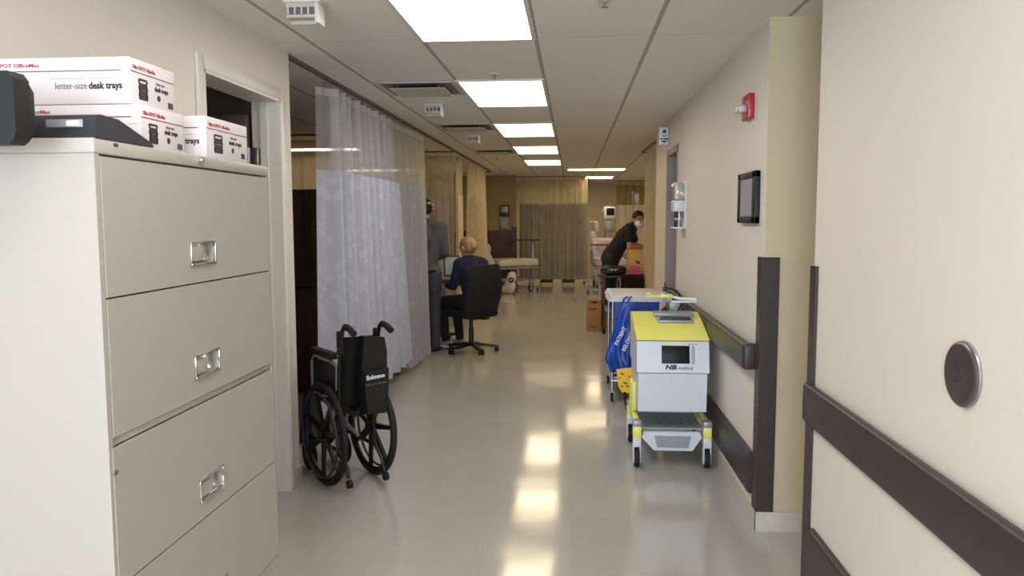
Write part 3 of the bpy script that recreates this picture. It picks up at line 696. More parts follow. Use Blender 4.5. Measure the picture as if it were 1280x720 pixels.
# wand standing in the lid with a yellow clip and white arm
MB().sphere((0, .2, .935), (.024, .024, .026)).cyl((0, .2, .93), (0, .2, 1.13), .0055).box((0, .2, 1.085), (.03, .03, .03), .006).build('wand', M['black'], mc)
MB().cyl((-.002, .188, .97), (-.002, .188, 1.07), .009).build('wand_sleeve', M['steel_grey'], mc)
MB().box((.01, .19, 1.04), (.085, .03, .026), .008).box((-.06, .19, 1.035), (.085, .018, .014), .006).torus((-.112, .19, 1.042), .014, .005, 'Y', 18, 6).build('clip', M['yellow'], mc)
MB().tube([(.04, .2, 1.035), (.10, .19, 1.022), (.21, .19, 1.018)], .010, 8).box((.13, .2, 1.0), (.17, .05, .012), .005).build('clip_arm', M['white_plastic'], mc)
MB().tube([(.0, .2, 1.10), (.05, .21, 1.085), (.10, .22, 1.05), (.12, .24, .98), (.10, .26, .93)], .006, 8).build('cable', M['black'], mc)
MB().span((.04, .26, .92), (.12, .30, 1.0), .008).build('holster', M['steel_grey'], mc)
# amber tag hanging behind the machine
o = thing('hazard_tag', 'amber yellow tag with black marks hanging beside the machine under the blue bag', 'tag', (.372, 5.45, .33))
bevel_all(MB().prism([(-.06, .17), (.05, .185), (.065, .02), (.03, -.0), (-.02, .005), (-.045, .05)], 'Y', -.006, .006), .003).build('tag_sheet', M['yellow_tag'], o)
for (x, z, w) in ((-.02, .14, .03), (-.035, .11, .012), (.0, .075, .03), (.02, .05, .02), (-.02, .05, .014), (.03, .12, .012)): MB().box((x, -.0065, z), (w, .002, .009), rot=Euler((0, R(20), 0))).build('printed_mark', M['black_ink'], o)
MB().tube([(.0, .0, .01), (.012, .0, -.08), (.03, -.02, -.16), (.05, -.05, -.2)], .012, 8).build('hose', M['rubber'], o)

# ------------------------------------------------------------------ white topped supply cart, blue bag
sc_ = thing('supply_cart', 'white topped supply cart with blue cloth bin, standing behind the yellow machine', 'cart', (.575, 6.95, 0))
mb = MB(); mb.span((-.26, -.40, .862), (.262, .40, .872)); 
bevel_all(MB().prism([(-.275, .865), (-.25, .905), (.25, .905), (.265, .865)], 'Y', -.41, .41), .006).build('tray_top', M['cool_white'], sc_)
MB().span((-.23, -.38, .9), (.23, .38, .909), .003).build('tray_mat', M['linen'], sc_)
bevel_all(MB().prism([(-.22, .86), (.16, .86), (.13, .36), (-.19, .36)], 'Y', -.36, .34), .02).build('cloth_bin', M['blue'], sc_)
for x in (-.235, .225):
    for y in (-.37, .37):
        MB().cyl((x, y, .08), (x, y, .865), .014).build('leg', M['steel'], sc_)
        caster(sc_, x, y, .036, .02, 'steel_grey', .095)
MB().span((-.25, -.39, .175), (.24, .39, .19), .004).build('lower_shelf', M['steel'], sc_)
o = thing('label_tray', 'low steel tray with dark lettered label, on floor level shelf below the blue bag', 'tray', (.42, 6.72, .191))
MB().span((-.10, -.10, 0), (.08, .10, .008)).span((-.10, -.10, 0), (.08, -.094, .05), .002).span((-.10, .094, 0), (.08, .10, .05), .002).span((-.10, -.1, 0), (-.094, .1, .05)).span((.074, -.1, 0), (.08, .1, .05)).build('tray', M['steel'], o)
MB().span((-.095, -.104, .004), (.075, -.1, .048)).build('label_plate', M['white_plastic'], o)
MB().span((-.085, -.106, .018), (-.02, -.1035, .044)).span((.01, -.106, .02), (.05, -.1035, .044)).build('label_marks', M['black_ink'], o)
# blue bag: crumpled tent of film hung at its upper corner
o = thing('plastic_bag', 'royal blue plastic bag with white slanted lettering hanging off cart corner', 'bag', (.40, 6.37, .30))
bm = bmesh.new(); n = 26; k = 18
top = [(.115, .575), (-.01, .575)]
def bagp(u, v, side):
    # u along the outline width, v from top to bottom
    xl = .02 - .20 * v ** .9 if v < .75 else .02 - .20 * .75 ** .9 + .30 * (v - .75)
    xr = .115 + .005 * v
    z = .575 - .57 * v - (.0 if v < .75 else (u * .06 * (v - .75) / .25))
    z += -.13 * (1 - u) * v * .35
    x = xl + (xr - xl) * u
    y = side * (.012 + .075 * math.sin(PI * u) * (v ** .7) * (1 - .35 * v)) + .016 * math.sin(9 * u + 6 * v) * v + .010 * math.sin(17 * u - 3 * v) * v
    return Vector((x, y, max(.0, z)))
for side in (-1, 1):
    g = [[bm.verts.new(bagp(i / n, j / k, side)) for i in range(n + 1)] for j in range(k + 1)]
    for j in range(k):
        for i in range(n): bm.faces.new((g[j][i], g[j][i + 1], g[j + 1][i + 1], g[j + 1][i]))
    if side == -1: g0 = g
for i in range(n): bm.faces.new((g0[0][i], g0[0][i + 1], g[0][i + 1], g[0][i])); bm.faces.new((g0[k][i], g0[k][i + 1], g[k][i + 1], g[k][i]))
for j in range(k): bm.faces.new((g0[j][0], g0[j + 1][0], g[j + 1][0], g[j][0])); bm.faces.new((g0[j][n], g0[j + 1][n], g[j + 1][n], g[j][n]))
mb = MB(); mb.bm.free(); mb.bm = bm; mb.build('bag_film', M['blue'], o, smooth=60)
LM = plane_m((-.035, -.092, .235), (.45, 0, .9), (-.9, 0, .45)); text_mesh([('PATIENT', .042, .0, .0, 1.0)], LM, M['white_ink'], 'lettering', o, bold=.02, ext=.004)
LM = plane_m((.025, -.094, .185), (.40, 0, .92), (-.92, 0, .40)); text_mesh([('BELONGINGS', .042, .0, .0, 1.0)], LM, M['white_ink'], 'lettering', o, bold=.02, ext=.004)
MB().tube([(.05, .0, .565), (.07, .10, .60), (.09, .145, .61)], .008, 6).tube([(.0, .0, .56), (.03, .10, .60), (.06, .145, .61)], .008, 6).build('drawstring', M['blue'], o)

# ------------------------------------------------------------------ black work table with its clutter, cartons below
tb = thing('work_table', 'black wheeled work table in front of the leaning man, cluttered with bags', 'table', (.68, 10.82, 0))
MB().span((-.27, -.37, .765), (.27, .37, .795), .008).build('table_top', M['black'], tb)
for x in (-.255, .255):
    for y in (-.34, .34):
        MB().span((x - .014, y - .014, .06), (x + .014, y + .014, .77), .003).build('leg', M['dark_wood'], tb)
        caster(tb, x, y, .027, .018, 'black', .07)
for z in (.30, .47): MB().span((-.245, -.33, z), (.255, .34, z + .015), .003).build('rack_shelf', M['steel_grey'], tb)
o = thing('cardboard_box', 'brown cardboard box on floor beside the black work table', 'box', (.30, 10.90, 0))
MB().span((-.105, -.17, 0), (.10, .17, .39), .004).build('carton', M['cardboard'], o)
MB().prism([(-.105, .39), (-.04, .43), (.0, .425), (-.06, .388)], 'Y', -.16, .16).prism([(.10, .39), (.03, .42), (.0, .425), (.05, .388)], 'Y', -.16, .16).build('flap', M['wood'], o)
MB().span((-.07, -.1712, .30), (.03, -.17, .325)).span((-.06, -.1712, .055), (.02, -.17, .075)).build('printed_mark', M['dark_wood'], o)
o = thing('cardboard_box', 'brown cardboard box standing under the black work table', 'box', (.60, 10.88, 0))
MB().span((-.14, -.16, 0), (.15, .17, .285), .004).build('carton', M['cardboard'], o)
MB().span((-.01, -.162, .0), (.03, -.16, .285)).build('tape', M['wood'], o)
o = thing('black_bag', 'slumped black bag lying along front edge of the black work table', 'bag', (.555, 10.60, .806))
MB().sphere((-.05, 0, .055), (.13, .10, .07)).sphere((.06, .02, .055), (.12, .10, .062)).sphere((.0, -.02, .03), (.18, .11, .034)).build('bag_body', M['black_matte'], o)
MB().tube([(-.1, -.08, .05), (-.05, -.11, .075), (.02, -.105, .07), (.06, -.09, .08)], .006, 8).build('strap', M['steel_grey'], o)
for x in (-.03, .02): MB().box((x, -.105, .062), (.025, .012, .014), .003).build('buckle', M['steel'], o)
o = thing('folded_packet', 'pink red packet lying on black work table beside the yellow bin', 'packet', (.835, 10.66, .806))
bevel_all(MB().prism([(-.09, 0), (-.085, .085), (-.05, .115), (.07, .11), (.10, .085), (.1, 0)], 'Y', -.07, .07), .012).build('packet', M['pink'], o)
MB().span((-.088, -.0715, .04), (.1, -.07, .048)).build('seam', M['red_ink'], o)
o = thing('draped_cloth', 'dark maroon cloth draped over right front edge of the black work table', 'cloth', (.80, 10.44, .56))
bm = bmesh.new(); g = []
for j in range(17):
    v = j / 16; row = []
    for i in range(25):
        u = i / 24; wv = .012 * math.sin(22 * u + 2 * math.sin(5 * u)) * min(1, v * 2)
        if v < .4: q = (-.16 + .31 * u, .10 - .25 * v + .0, .242 + .004 * math.sin(15 * u))
        else: q = (-.16 + .31 * u, -.006 - .012 - abs(wv) - .004, .235 - (v - .4) / .6 * (.20 + .03 * math.sin(7 * u)))
        row.append(bm.verts.new(q))
    g.append(row)
for a_, b_ in zip(g, g[1:]):
    for i in range(24): bm.faces.new((a_[i], a_[i + 1], b_[i + 1], b_[i]))
bmesh.ops.solidify(bm, geom=bm.faces[:], thickness=.004)
mb = MB(); mb.bm.free(); mb.bm = bm; mb.build('cloth', M['maroon_cloth'], o, smooth=60)
o = thing('paper_stack', 'white papers lying on black work table behind the pink packet', 'papers', (.83, 10.83, .795))
for i, a in enumerate((0, 9, -7)): MB().box((0, 0, .004 + .008 * i), (.2, .22, .007), .001, rot=Euler((0, 0, R(a)))).build('sheets', M['linen'], o)
o = thing('sharps_bin', 'tall ochre yellow bin standing on black work table before the leaning man', 'bin', (.885, 11.08, .795))
bevel_all(MB().prism([(-.068, 0), (.068, 0), (.08, .30), (-.08, .30)], 'Y', -.07, .07), .012).build('bin_body', M['yellow_bin'], o)
MB().span((-.084, -.074, .298), (.084, .074, .325), .008).build('bin_lid', M['yellow_bin'], o)
MB().span((-.04, -.0745, .05), (.03, -.069, .10), .002).build('bin_label', M['linen'], o)
o = thing('spray_bottle', 'small black and white bottle on table right of the yellow bin', 'bottle', (.905, 10.78, .823))
MB().lathe([(.03, 0), (.034, .004), (.034, .07), (.014, .095), (.012, .11)], seg=18).build('bottle', M['white_plastic'], o)
MB().cyl((0, 0, .11), (0, 0, .135), .014).box((-.015, 0, .145), (.055, .022, .022), .004).build('pump_cap', M['black'], o)

# ------------------------------------------------------------------ folded wheelchair
wc = thing('wheelchair', 'black folded wheelchair with spoked wheels in front of the floral curtain', 'wheelchair', (-1.343, 4.47, 0), math.atan2(.665, .745))
HW = .155
for s in (-1, 1):
    x = s * HW
    w = MB().torus((x, 0, .305), .287, .018, 'X', 56, 10).build('tire', M['rubber'], wc)
    MB().torus((x, 0, .305), .264, .012, 'X', 48, 8).build('rim', M['black'], w)
    mb = MB()
    mb.cyl((x - .03, 0, .305), (x + .03, 0, .305), .03)
    for i in range(7):
        a = 2 * PI * i / 7 + .3; c, sn = math.cos(a), math.sin(a)
        q = [Vector((0, c * r - sn * h, sn * r + c * h)) for r, h in ((.02, -.02), (.26, -.011), (.26, .011), (.02, .02))]
        mb.prism([(v.y + 0, v.z + .305) for v in q], 'X', x - .009, x + .009)
    mb.build('spoked_hub', M['black'], w)
    MB().torus((x + s * .032, 0, .305), .25, .008, 'X', 48, 8).build('hand_rim', M['charcoal'], w)
    xf = s * .115
    MB().tube([(xf, .02, .24), (xf, -.10, .33), (xf, -.125, .5), (xf, -.15, .72), (xf, -.185, .90), (xf, -.205, .945), (xf, -.24, .962)], .0125, 10).build('back_post', M['black'], wc)
    MB().tube([(xf, -.235, .962), (xf, -.26, .962), (xf, -.30, .955), (xf, -.345, .935)], .019, 12).build('hand_grip', M['rubber'], wc)
    MB().box((xf, -.165, .86), (.03, .05, .14), .008).build('post_bracket', M['black_matte'], wc)
    for z in (.83, .79, .74): MB().cyl((xf - .018, -.17 + (.86 - z) * .15, z), (xf + .018, -.17 + (.86 - z) * .15, z), .006, seg=8).build('rivet', M['steel'], wc)
    MB().tube([(xf, -.125, .5), (xf, .1, .5), (xf, .30, .5), (xf, .36, .47), (xf, .40, .35), (xf, .46, .14)], .0125, 10).build('side_rail', M['black'], wc)
    MB().tube([(xf, -.12, .22), (xf, .3, .22), (xf, .36, .24)], .0115, 10).tube([(xf, .30, .5), (xf, .30, .19)], .0115, 10).tube([(xf, -.11, .34), (xf, -.12, .22), (xf, -.2, .16), (xf, -.24, .09)], .0105, 10).build('lower_frame', M['black'], wc)
    MB().tube([(xf, -.13, .58), (xf, -.11, .72), (xf, .0, .745), (xf, .2, .745), (xf, .24, .70), (xf, .245, .5)], .0105, 10).build('arm_frame', M['steel_grey'], wc)
    MB().span((xf - .028, -.09, .755), (xf + .028, .21, .795), .012).build('arm_pad', M['black_matte'], wc)
    MB().span((xf - .006, -.08, .52), (xf + .006, .22, .73), .003).build('skirt_guard', M['black_matte'], wc)
    cf = MB().box((xf - .022, .32, .14), (.008, .035, .16), .002).box((xf + .022, .32, .14), (.008, .035, .16), .002).span((xf - .026, .30, .20), (xf + .026, .34, .225)).build('caster_fork', M['black'], wc)
    MB().lathe([(.04, -.014), (.09, -.014), (.098, -.008), (.098, .008), (.09, .014), (.04, .014)], seg=28).xf(Matrix.Translation((xf, .32, .098)) @ Matrix.Rotation(PI / 2, 4, 'Y')).build('caster_wheel', M['rubber'], cf)
    MB().cyl((xf - .012, -.25, .06), (xf + .012, -.25, .06), .024, seg=20).build('anti_tip_wheel', M['rubber'], wc)
    MB().box((xf, .50, .125), (.025, .14, .02), .005, rot=Euler((R(-25), 0, 0))).build('foot_plate', M['black'], wc)
MB().tube([(-.115, .05, .22), (.115, .05, .49)], .011, 10).tube([(.115, .09, .22), (-.115, .09, .49)], .011, 10).build('cross_brace', M['steel_grey'], wc)
MB().prism([(-.115, .505), (-.06, .44), (0, .40), (.06, .44), (.115, .505), (.115, .515), (.05, .47), (0, .43), (-.05, .47), (-.115, .515)], 'Y', -.10, .30).build('seat_sling', M['black_matte'], wc)
bm = bmesh.new(); rows = []
for j in range(13):
    z = .49 + .41 * j / 12; yb = -.125 - .06 * (z - .5) / .4
    rows.append([bm.verts.new((-.117 + .234 * i / 12, yb - .045 * math.sin(PI * i / 12) - .012 * math.sin(3 * PI * i / 12), z)) for i in range(13)])
for a, b in zip(rows, rows[1:]):
    for i in range(12): bm.faces.new((a[i], a[i + 1], b[i + 1], b[i]))
r = bmesh.ops.solidify(bm, geom=bm.faces[:], thickness=.012)
mb = MB(); mb.bm.free(); mb.bm = bm; mb.build('back_sling', M['black_matte'], wc, smooth=60)
pk = bevel_all(MB().prism([(-.01, .90), (.12, .885), (.135, .80), (.13, .60), (.115, .44), (-.015, .45), (-.03, .68)], 'Y', -.255, -.20), .018).build('back_pocket', M['black_matte'], wc)
bevel_all(MB().prism([(-.02, .70), (.128, .71), (.125, .60), (.11, .45), (-.01, .46), (-.026, .60)], 'Y', -.285, -.25), .016).build('pouch', M['black_matte'], pk)
PM = plane_m((-.015, -.2865, .655), (1, 0, .05), (0, 0, 1)); text_mesh([('Endurance', .034, .0, .0, .8)], PM, M['white_ink'], 'lettering', pk, bold=.03)
text_mesh([('Wheelchairs & Mobility', .014, -.004, -.035, .95)], PM, M['grey_ink'], 'small_lettering', pk, bold=.02)

# ------------------------------------------------------------------ office chair and computer cart
oc = thing('office_chair', 'black high-backed office chair on five casters, occupied by the blond woman', 'chair', (-1.19, 8.97, 0), R(48))
mb = MB()
for i in range(5):
    a = R(90 + 72 * i + 18); c, s = math.cos(a), math.sin(a)
    MB().prism([(.03, .115), (.30, .075), (.32, .07), (.32, .055), (.30, .052), (.03, .075)], 'Y', -.022, .022).xf(Matrix.Rotation(a, 4, 'Z')).build('base_arm', M['black'], oc)
    x, y = .30 * c, .30 * s
    cs = MB().cyl((x, y, .055), (x, y, .07), .012).build('caster', M['black'], oc)
    for d in (-1, 1): MB().cyl((x - s * .012 * d, y + c * .012 * d, .028), (x - s * .026 * d, y + c * .026 * d, .028), .028, seg=20).build('caster_wheel', M['rubber'], cs)
MB().cyl((0, 0, .07), (0, 0, .30), .032, .028).cyl((0, 0, .29), (0, 0, .41), .022).build('gas_column', M['black'], oc)
MB().box((0, -.02, .41), (.18, .22, .035), .01).tube([(.08, 0, .41), (.2, .02, .40), (.25, .03, .375)], .008, 8).build('seat_plate', M['black'], oc)
MB().box((-.14, .06, .395), (.03, .02, .06), .006).build('tilt_knob', M['black'], oc)
MB().box((0, .02, .465), (.49, .48, .085), .035, seg=4).build('seat', M['seat_fabric'], oc)
bm = bmesh.new(); fr, bk = [], []
for j in range(17):
    v = j / 16; z = .42 + .62 * v
    hw = .25 + .025 * math.sin(PI * min(1, v * 1.05)) - (.05 * max(0, (v - .85) / .15) ** 2) - (.05 * max(0, (.12 - v) / .12) ** 2)
    yc = -.20 - .10 * v - .03 * math.sin(PI * v)
    fr.append([bm.verts.new((hw * (i / 8 - 1), yc + .045 * (i / 8 - 1) ** 2 + .03 * (1 - abs(i / 8 - 1) ** 4), z)) for i in range(17)])
    bk.append([bm.verts.new((hw * (i / 8 - 1) * .98, yc + .045 * (i / 8 - 1) ** 2 - .05 * (1 - abs(i / 8 - 1) ** 4) * math.sin(PI * (v * .9 + .05)) ** .4, z)) for i in range(17)])
for g in (fr, bk):
    for a, b in zip(g, g[1:]):
        for i in range(16): bm.faces.new((a[i], a[i + 1], b[i + 1], b[i]))
for i in range(16):
    bm.faces.new((fr[0][i], fr[0][i + 1], bk[0][i + 1], bk[0][i])); bm.faces.new((fr[-1][i], fr[-1][i + 1], bk[-1][i + 1], bk[-1][i]))
for j in range(16):
    bm.faces.new((fr[j][0], fr[j + 1][0], bk[j + 1][0], bk[j][0])); bm.faces.new((fr[j][-1], fr[j + 1][-1], bk[j + 1][-1], bk[j][-1]))
mb = MB(); mb.bm.free(); mb.bm = bm; mb.build('backrest', M['seat_fabric'], oc, smooth=50)
MB().box((0, -.20, .42), (.08, .16, .03), .008).build('back_bracket', M['black'], oc)
cc = thing('computer_cart', 'dark computer cart with small pale screen between the man and the woman', 'computer', (-1.62, 9.72, 0), R(20))
MB().span((-.20, -.21, .76), (.24, .19, .785), .006).build('work_surface', M['black'], cc)
MB().cyl((0, .05, .1), (0, .05, .76), .03).build('column', M['steel_grey'], cc)
MB().span((-.035, -.2, .07), (.035, .24, .105), .01).span((-.2, .0, .07), (.2, .07, .105), .01).build('foot', M['black'], cc)
for x, y in ((-.18, .035), (.18, .035), (0, -.18), (0, .22)): caster(cc, x, y, .03, .018, 'black', .072)
sp_ = MB().box((.10, .06, .96), (.21, .022, .27), .012, rot=Euler((R(-8), 0, 0))).build('screen_housing', M['charcoal'], cc)
MB().box((.10, .047, .962), (.175, .006, .225), .002, rot=Euler((R(-8), 0, 0))).build('screen_face', M['screen_pale'], cc)
MB().span((.06, .03, .785), (.14, .11, .80), .004).box((.10, .075, .82), (.03, .02, .06), .004).build('screen_stand', M['steel_grey'], cc)
MB().box((.03, -.1, .793), (.32, .13, .016), .005).build('keyboard', M['charcoal'], cc)

# bedside cabinet standing behind the floral curtain
o = thing('bedside_cabinet', 'brown wooden cabinet foot showing under the hem of the floral curtain', 'cabinet', (-1.985, 7.60, 0))
MB().span((-.2, -.2, .0), (.2, .2, .78), .006).build('carcass', M['wood'], o)
MB().span((-.21, -.21, .78), (.21, .21, .80), .004).build('cabinet_top', M['dark_wood'], o)
for z in (.10, .42):
    dr = MB().span((-.18, -.212, z), (.18, -.199, z + .29), .003).build('drawer', M['wood'], o); MB().span((-.05, -.23, z + .14), (.05, -.212, z + .155), .003).build('drawer_pull', M['steel'], dr)

o = thing('storage_cabinet', 'dark storage cabinet in the shade between wall end and the floral curtain', 'cabinet', (-2.62, 6.95, 0))
MB().span((-.3, -.25, .06), (.3, .25, .95), .006).span((-.27, -.22, 0), (.27, .22, .06)).build('carcass', M['dark_wood'], o)
MB().span((-.31, -.26, .95), (.31, .26, .975), .005).build('cabinet_top', M['black'], o)
for x0, x1 in ((-.29, -.004), (.004, .29)):
    dr = MB().span((x0, -.268, .09), (x1, -.25, .93), .003).build('door', M['dark_wood'], o); xx = x1 - .04 if x0 < 0 else x0 + .04
    MB().tube([(xx, -.268, .5), (xx, -.29, .5), (xx, -.29, .62), (xx, -.268, .62)], .006, 8).build('door_pull', M['steel'], dr)
# ------------------------------------------------------------------ far beds, overbed tables, equipment
def stretcher(label, loc, rz, raised=True, sheet='linen', L=1.6, W=.66, rails=True):
    o = thing('hospital_bed', label, 'bed', loc, rz)
    MB().span((-W / 2, -L / 2 + .02, .50), (W / 2, L / 2, .55), .01).build('deck', M['steel_grey'], o)
    MB().box((0, .22, .63), (W, L - .46, .15), .045, seg=4).build('mattress', M[sheet], o)
    MB().box((0, -L / 2 + .18, .82), (W, .15, .62), .045, rot=Euler((R(28), 0, 0)), seg=4).build('head_section', M[sheet], o)
    MB().sphere((0, -L / 2 + .29, .93), (.24, .07, .15)).build('pillow', M['linen'], o)
    MB().span((-.2, -.5, .24), (.2, .5, .30), .01).box((0, -.2, .40), (.12, .12, .24), .02).box((0, .3, .40), (.12, .12, .24), .02).build('underframe', M['steel_grey'], o)
    for x in (-.28, .28):
        for y in (-.55, .55): caster(o, x, y, .07, .035, 'steel_grey', .27)
    for s in ((-1, 1) if rails else ()):
        x = s * (W / 2 + .03)
        mb = MB(); mb.tube([(x, -.35, .55), (x, -.33, .84), (x, -.2, .88), (x, .25, .88), (x, .38, .84), (x, .40, .55)], .012, 8)
        for y in (-.15, 0, .15, .28): mb.tube([(x, y, .56), (x, y, .87)], .007, 6)
        mb.build('side_rail', M['steel_grey'], o)
    return o
stretcher('bed with raised back and pale sheets at far left, below the olive wall', (-1.5, 16.4, 0), R(-50), L=1.5, rails=False)
o = thing('linen_bundle', 'white bundle of linen under the far left bed', 'linen', (-1.30, 15.98, 0))
MB().sphere((0, 0, .16), (.12, .10, .16)).sphere((.04, -.03, .34), (.10, .08, .13)).sphere((-.06, .02, .1), (.13, .1, .10)).build('bundle', M['linen'], o)
MB().torus((.03, -.105, .30), .04, .015, 'Y', 18, 8).build('dark_ring', M['charcoal'], o)
def overbed(label, loc, rz, wtop=.72, ztop=1.08, m='dark_wood'):
    o = thing('overbed_table', label, 'table', loc, rz)
    MB().span((-wtop + .14, -.2, ztop), (.14, .2, ztop + .028), .008).build('table_top', M[m], o)
    MB().span((-.025, -.03, .06), (.025, .03, ztop), .006).build('column', M['steel_grey'], o)
    MB().span((-.42, -.2, .055), (.12, -.16, .085), .006).span((-.42, .16, .055), (.12, .2, .085), .006).span((-.03, -.2, .055), (.03, .2, .085), .006).build('foot', M['steel_grey'], o)
    for x in (-.40, .10):
        for y in (-.18, .18): caster(o, x, y, .026, .016, 'black', .06)
    return o
overbed('tall overbed table with dark top in front of the far taupe curtain', (-.87, 16.88, 0), 0)
overbed('dark overbed table at far bed behind the leaning man', (.72, 16.3, 0), 0, wtop=.5, ztop=1.0)
stretcher('bed with pale lilac sheets and side rails right of the taupe curtain', (.78, 17.2, 0), R(182), sheet='lilac')
def pole(label, loc, ztop=1.95, monitor=False):
    o = thing('monitor_stand' if monitor else 'drip_stand', label, 'stand', loc)
    MB().cyl((0, 0, .05), (0, 0, ztop), .014).build('pole', M['steel'], o)
    for i in range(5):
        a = 2 * PI * i / 5; MB().tube([(0, 0, .07), (.24 * math.cos(a), .24 * math.sin(a), .055)], .014, 8).build('base_arm', M['steel_grey'], o)
        MB().sphere((.24 * math.cos(a), .24 * math.sin(a), .027), .027, u=10, v=8).build('caster', M['rubber'], o)
    if monitor:
        MB().box((0, -.06, 1.70), (.28, .14, .30), .03).build('monitor_case', M['cool_white'], o)
        MB().box((.02, -.133, 1.72), (.19, .01, .17), .004).build('monitor_screen', M['screen'], o)
        MB().tube([(-.15, -.06, 1.78), (-.18, -.08, 1.70), (-.15, -.06, 1.6)], .02, 8).build('side_handle', M['steel_grey'], o)
        MB().box((.0, -.05, 1.36), (.24, .16, .26), .02).build('pump_box', M['steel_grey'], o)
        MB().tube([(-.1, -.08, 1.25), (-.12, -.1, 1.0), (.02, -.1, .8), (.1, -.06, 1.1)], .012, 8).build('cable', M['charcoal'], o)
    else:
        MB().tube([(-.12, 0, ztop - .01), (-.1, 0, ztop - .03), (0, 0, ztop - .01), (.1, 0, ztop - .03), (.12, 0, ztop - .01)], .007, 6).build('hook_bar', M['steel'], o)
        MB().box((.10, 0, ztop - .17), (.11, .035, .24), .016).build('drip_bag', M['clear'], o)
        MB().tube([(.1, 0, ztop - .29), (.08, -.02, ztop - .6), (.03, -.03, ztop - .8)], .004, 6).build('drip_line', M['white_plastic'], o)
        MB().box((0, -.05, 1.15), (.13, .12, .20), .015).build('pump', M['cool_white'], o)
    return o
pole('white patient monitor on pole against far cream wall, left of the leaning man', (.88, 19.0, 0), 2.0, True)
pole('drip stand with clear bag just right of the patient monitor', (1.42, 18.8, 0), 2.2)
pole('drip stand right beside the edge of the taupe curtain, at the lilac bed', (.47, 18.7, 0), 1.5)
o = thing('wall_unit', 'grey wall mounted unit high on the olive far wall', 'wall unit', (-1.52, 17.12, 1.5))
MB().span((-.09, -.06, .12), (.12, .03, .36), .01).build('unit_case', M['charcoal'], o)
MB().span((-.06, -.066, .2), (.09, -.058, .33), .003).build('unit_screen', M['steel_grey'], o)
MB().span((-.07, -.05, -.16), (.10, .03, .10), .01).build('lower_case', M['paper'], o)
MB().tube([(-.02, -.03, .12), (-.05, -.04, .0), (-.1, -.03, -.2)], .008, 6).build('cord', M['charcoal'], o)
for (x, lab) in ((-.62, 'dark base of a stool under left part of the far taupe curtain'), (-.1, 'dark base of a stool under middle of the far taupe curtain')):
    o = thing('step_stool', lab, 'stool', (x, 18.35, 0))
    MB().span((-.16, -.14, .20), (.16, .14, .225), .006).build('tread', M['rubber'], o)
    for a in (-.14, .14):
        for b in (-.12, .12): MB().cyl((a * 1.05, b * 1.05, 0), (a, b, .2), .012).build('leg', M['steel_grey'], o)
    MB().span((-.15, -.13, .05), (.15, -.11, .19), .004).build('apron', M['dark_wood'], o)
# ------------------------------------------------------------------ people
def hull_capsule(bm, p0, r0, p1, r1):
    p0, p1 = Vector(p0), Vector(p1); pts = []
    t_ = bmesh.new(); bmesh.ops.create_icosphere(t_, subdivisions=2, radius=1.0); sph = [v.co.copy() for v in t_.verts]; t_.free()
    vs = [bm.verts.new(p0 + r0 * s) for s in sph] + [bm.verts.new(p1 + r1 * s) for s in sph]
    q = bmesh.ops.convex_hull(bm, input=vs)
    dead = list({g for g in q['geom_interior'] + q['geom_unused'] if isinstance(g, bmesh.types.BMVert)})
    if dead: bmesh.ops.delete(bm, geom=dead, context='VERTS')
def blob(name, shapes, m, parent, vox=.010, smooth=4, label=None):
    """fuse tapered limbs and ellipsoids into one continuous surface"""
    me = bpy.data.meshes.new(name); full = bmesh.new()
    for s in shapes:
        t_ = bmesh.new()
        if s[0] == 'c': hull_capsule(t_, *s[1:])
        elif s[0] == 'e':
            bmesh.ops.create_icosphere(t_, subdivisions=3, radius=1.0)
            rot = s[3] if len(s) > 3 else Matrix.Identity(3)
            for v in t_.verts: v.co = Vector(s[1]) + rot @ Vector((v.co.x * s[2][0], v.co.y * s[2][1], v.co.z * s[2][2]))
        bmesh.ops.recalc_face_normals(t_, faces=t_.faces[:])
        tm = bpy.data.meshes.new('tmp'); t_.to_mesh(tm); t_.free(); full.from_mesh(tm); bpy.data.meshes.remove(tm)
    full.to_mesh(me); full.free()
    o = bpy.data.objects.new(name, me); COL.objects.link(o)
    md = o.modifiers.new('r', 'REMESH'); md.mode = 'VOXEL'; md.voxel_size = vox
    sm = o.modifiers.new('s', 'SMOOTH'); sm.factor = .5; sm.iterations = smooth
    dg = bpy.context.evaluated_depsgraph_get(); dg.update()
    nm = bpy.data.meshes.new_from_object(o.evaluated_get(dg))
    o.modifiers.clear(); o.data = nm; bpy.data.meshes.remove(me); nm.name = name
    nm.materials.clear(); nm.materials.append(m); nm.shade_smooth()
    o.parent = parent
    if label: o['label'] = label
    return o
def V(*a): return Vector(a)
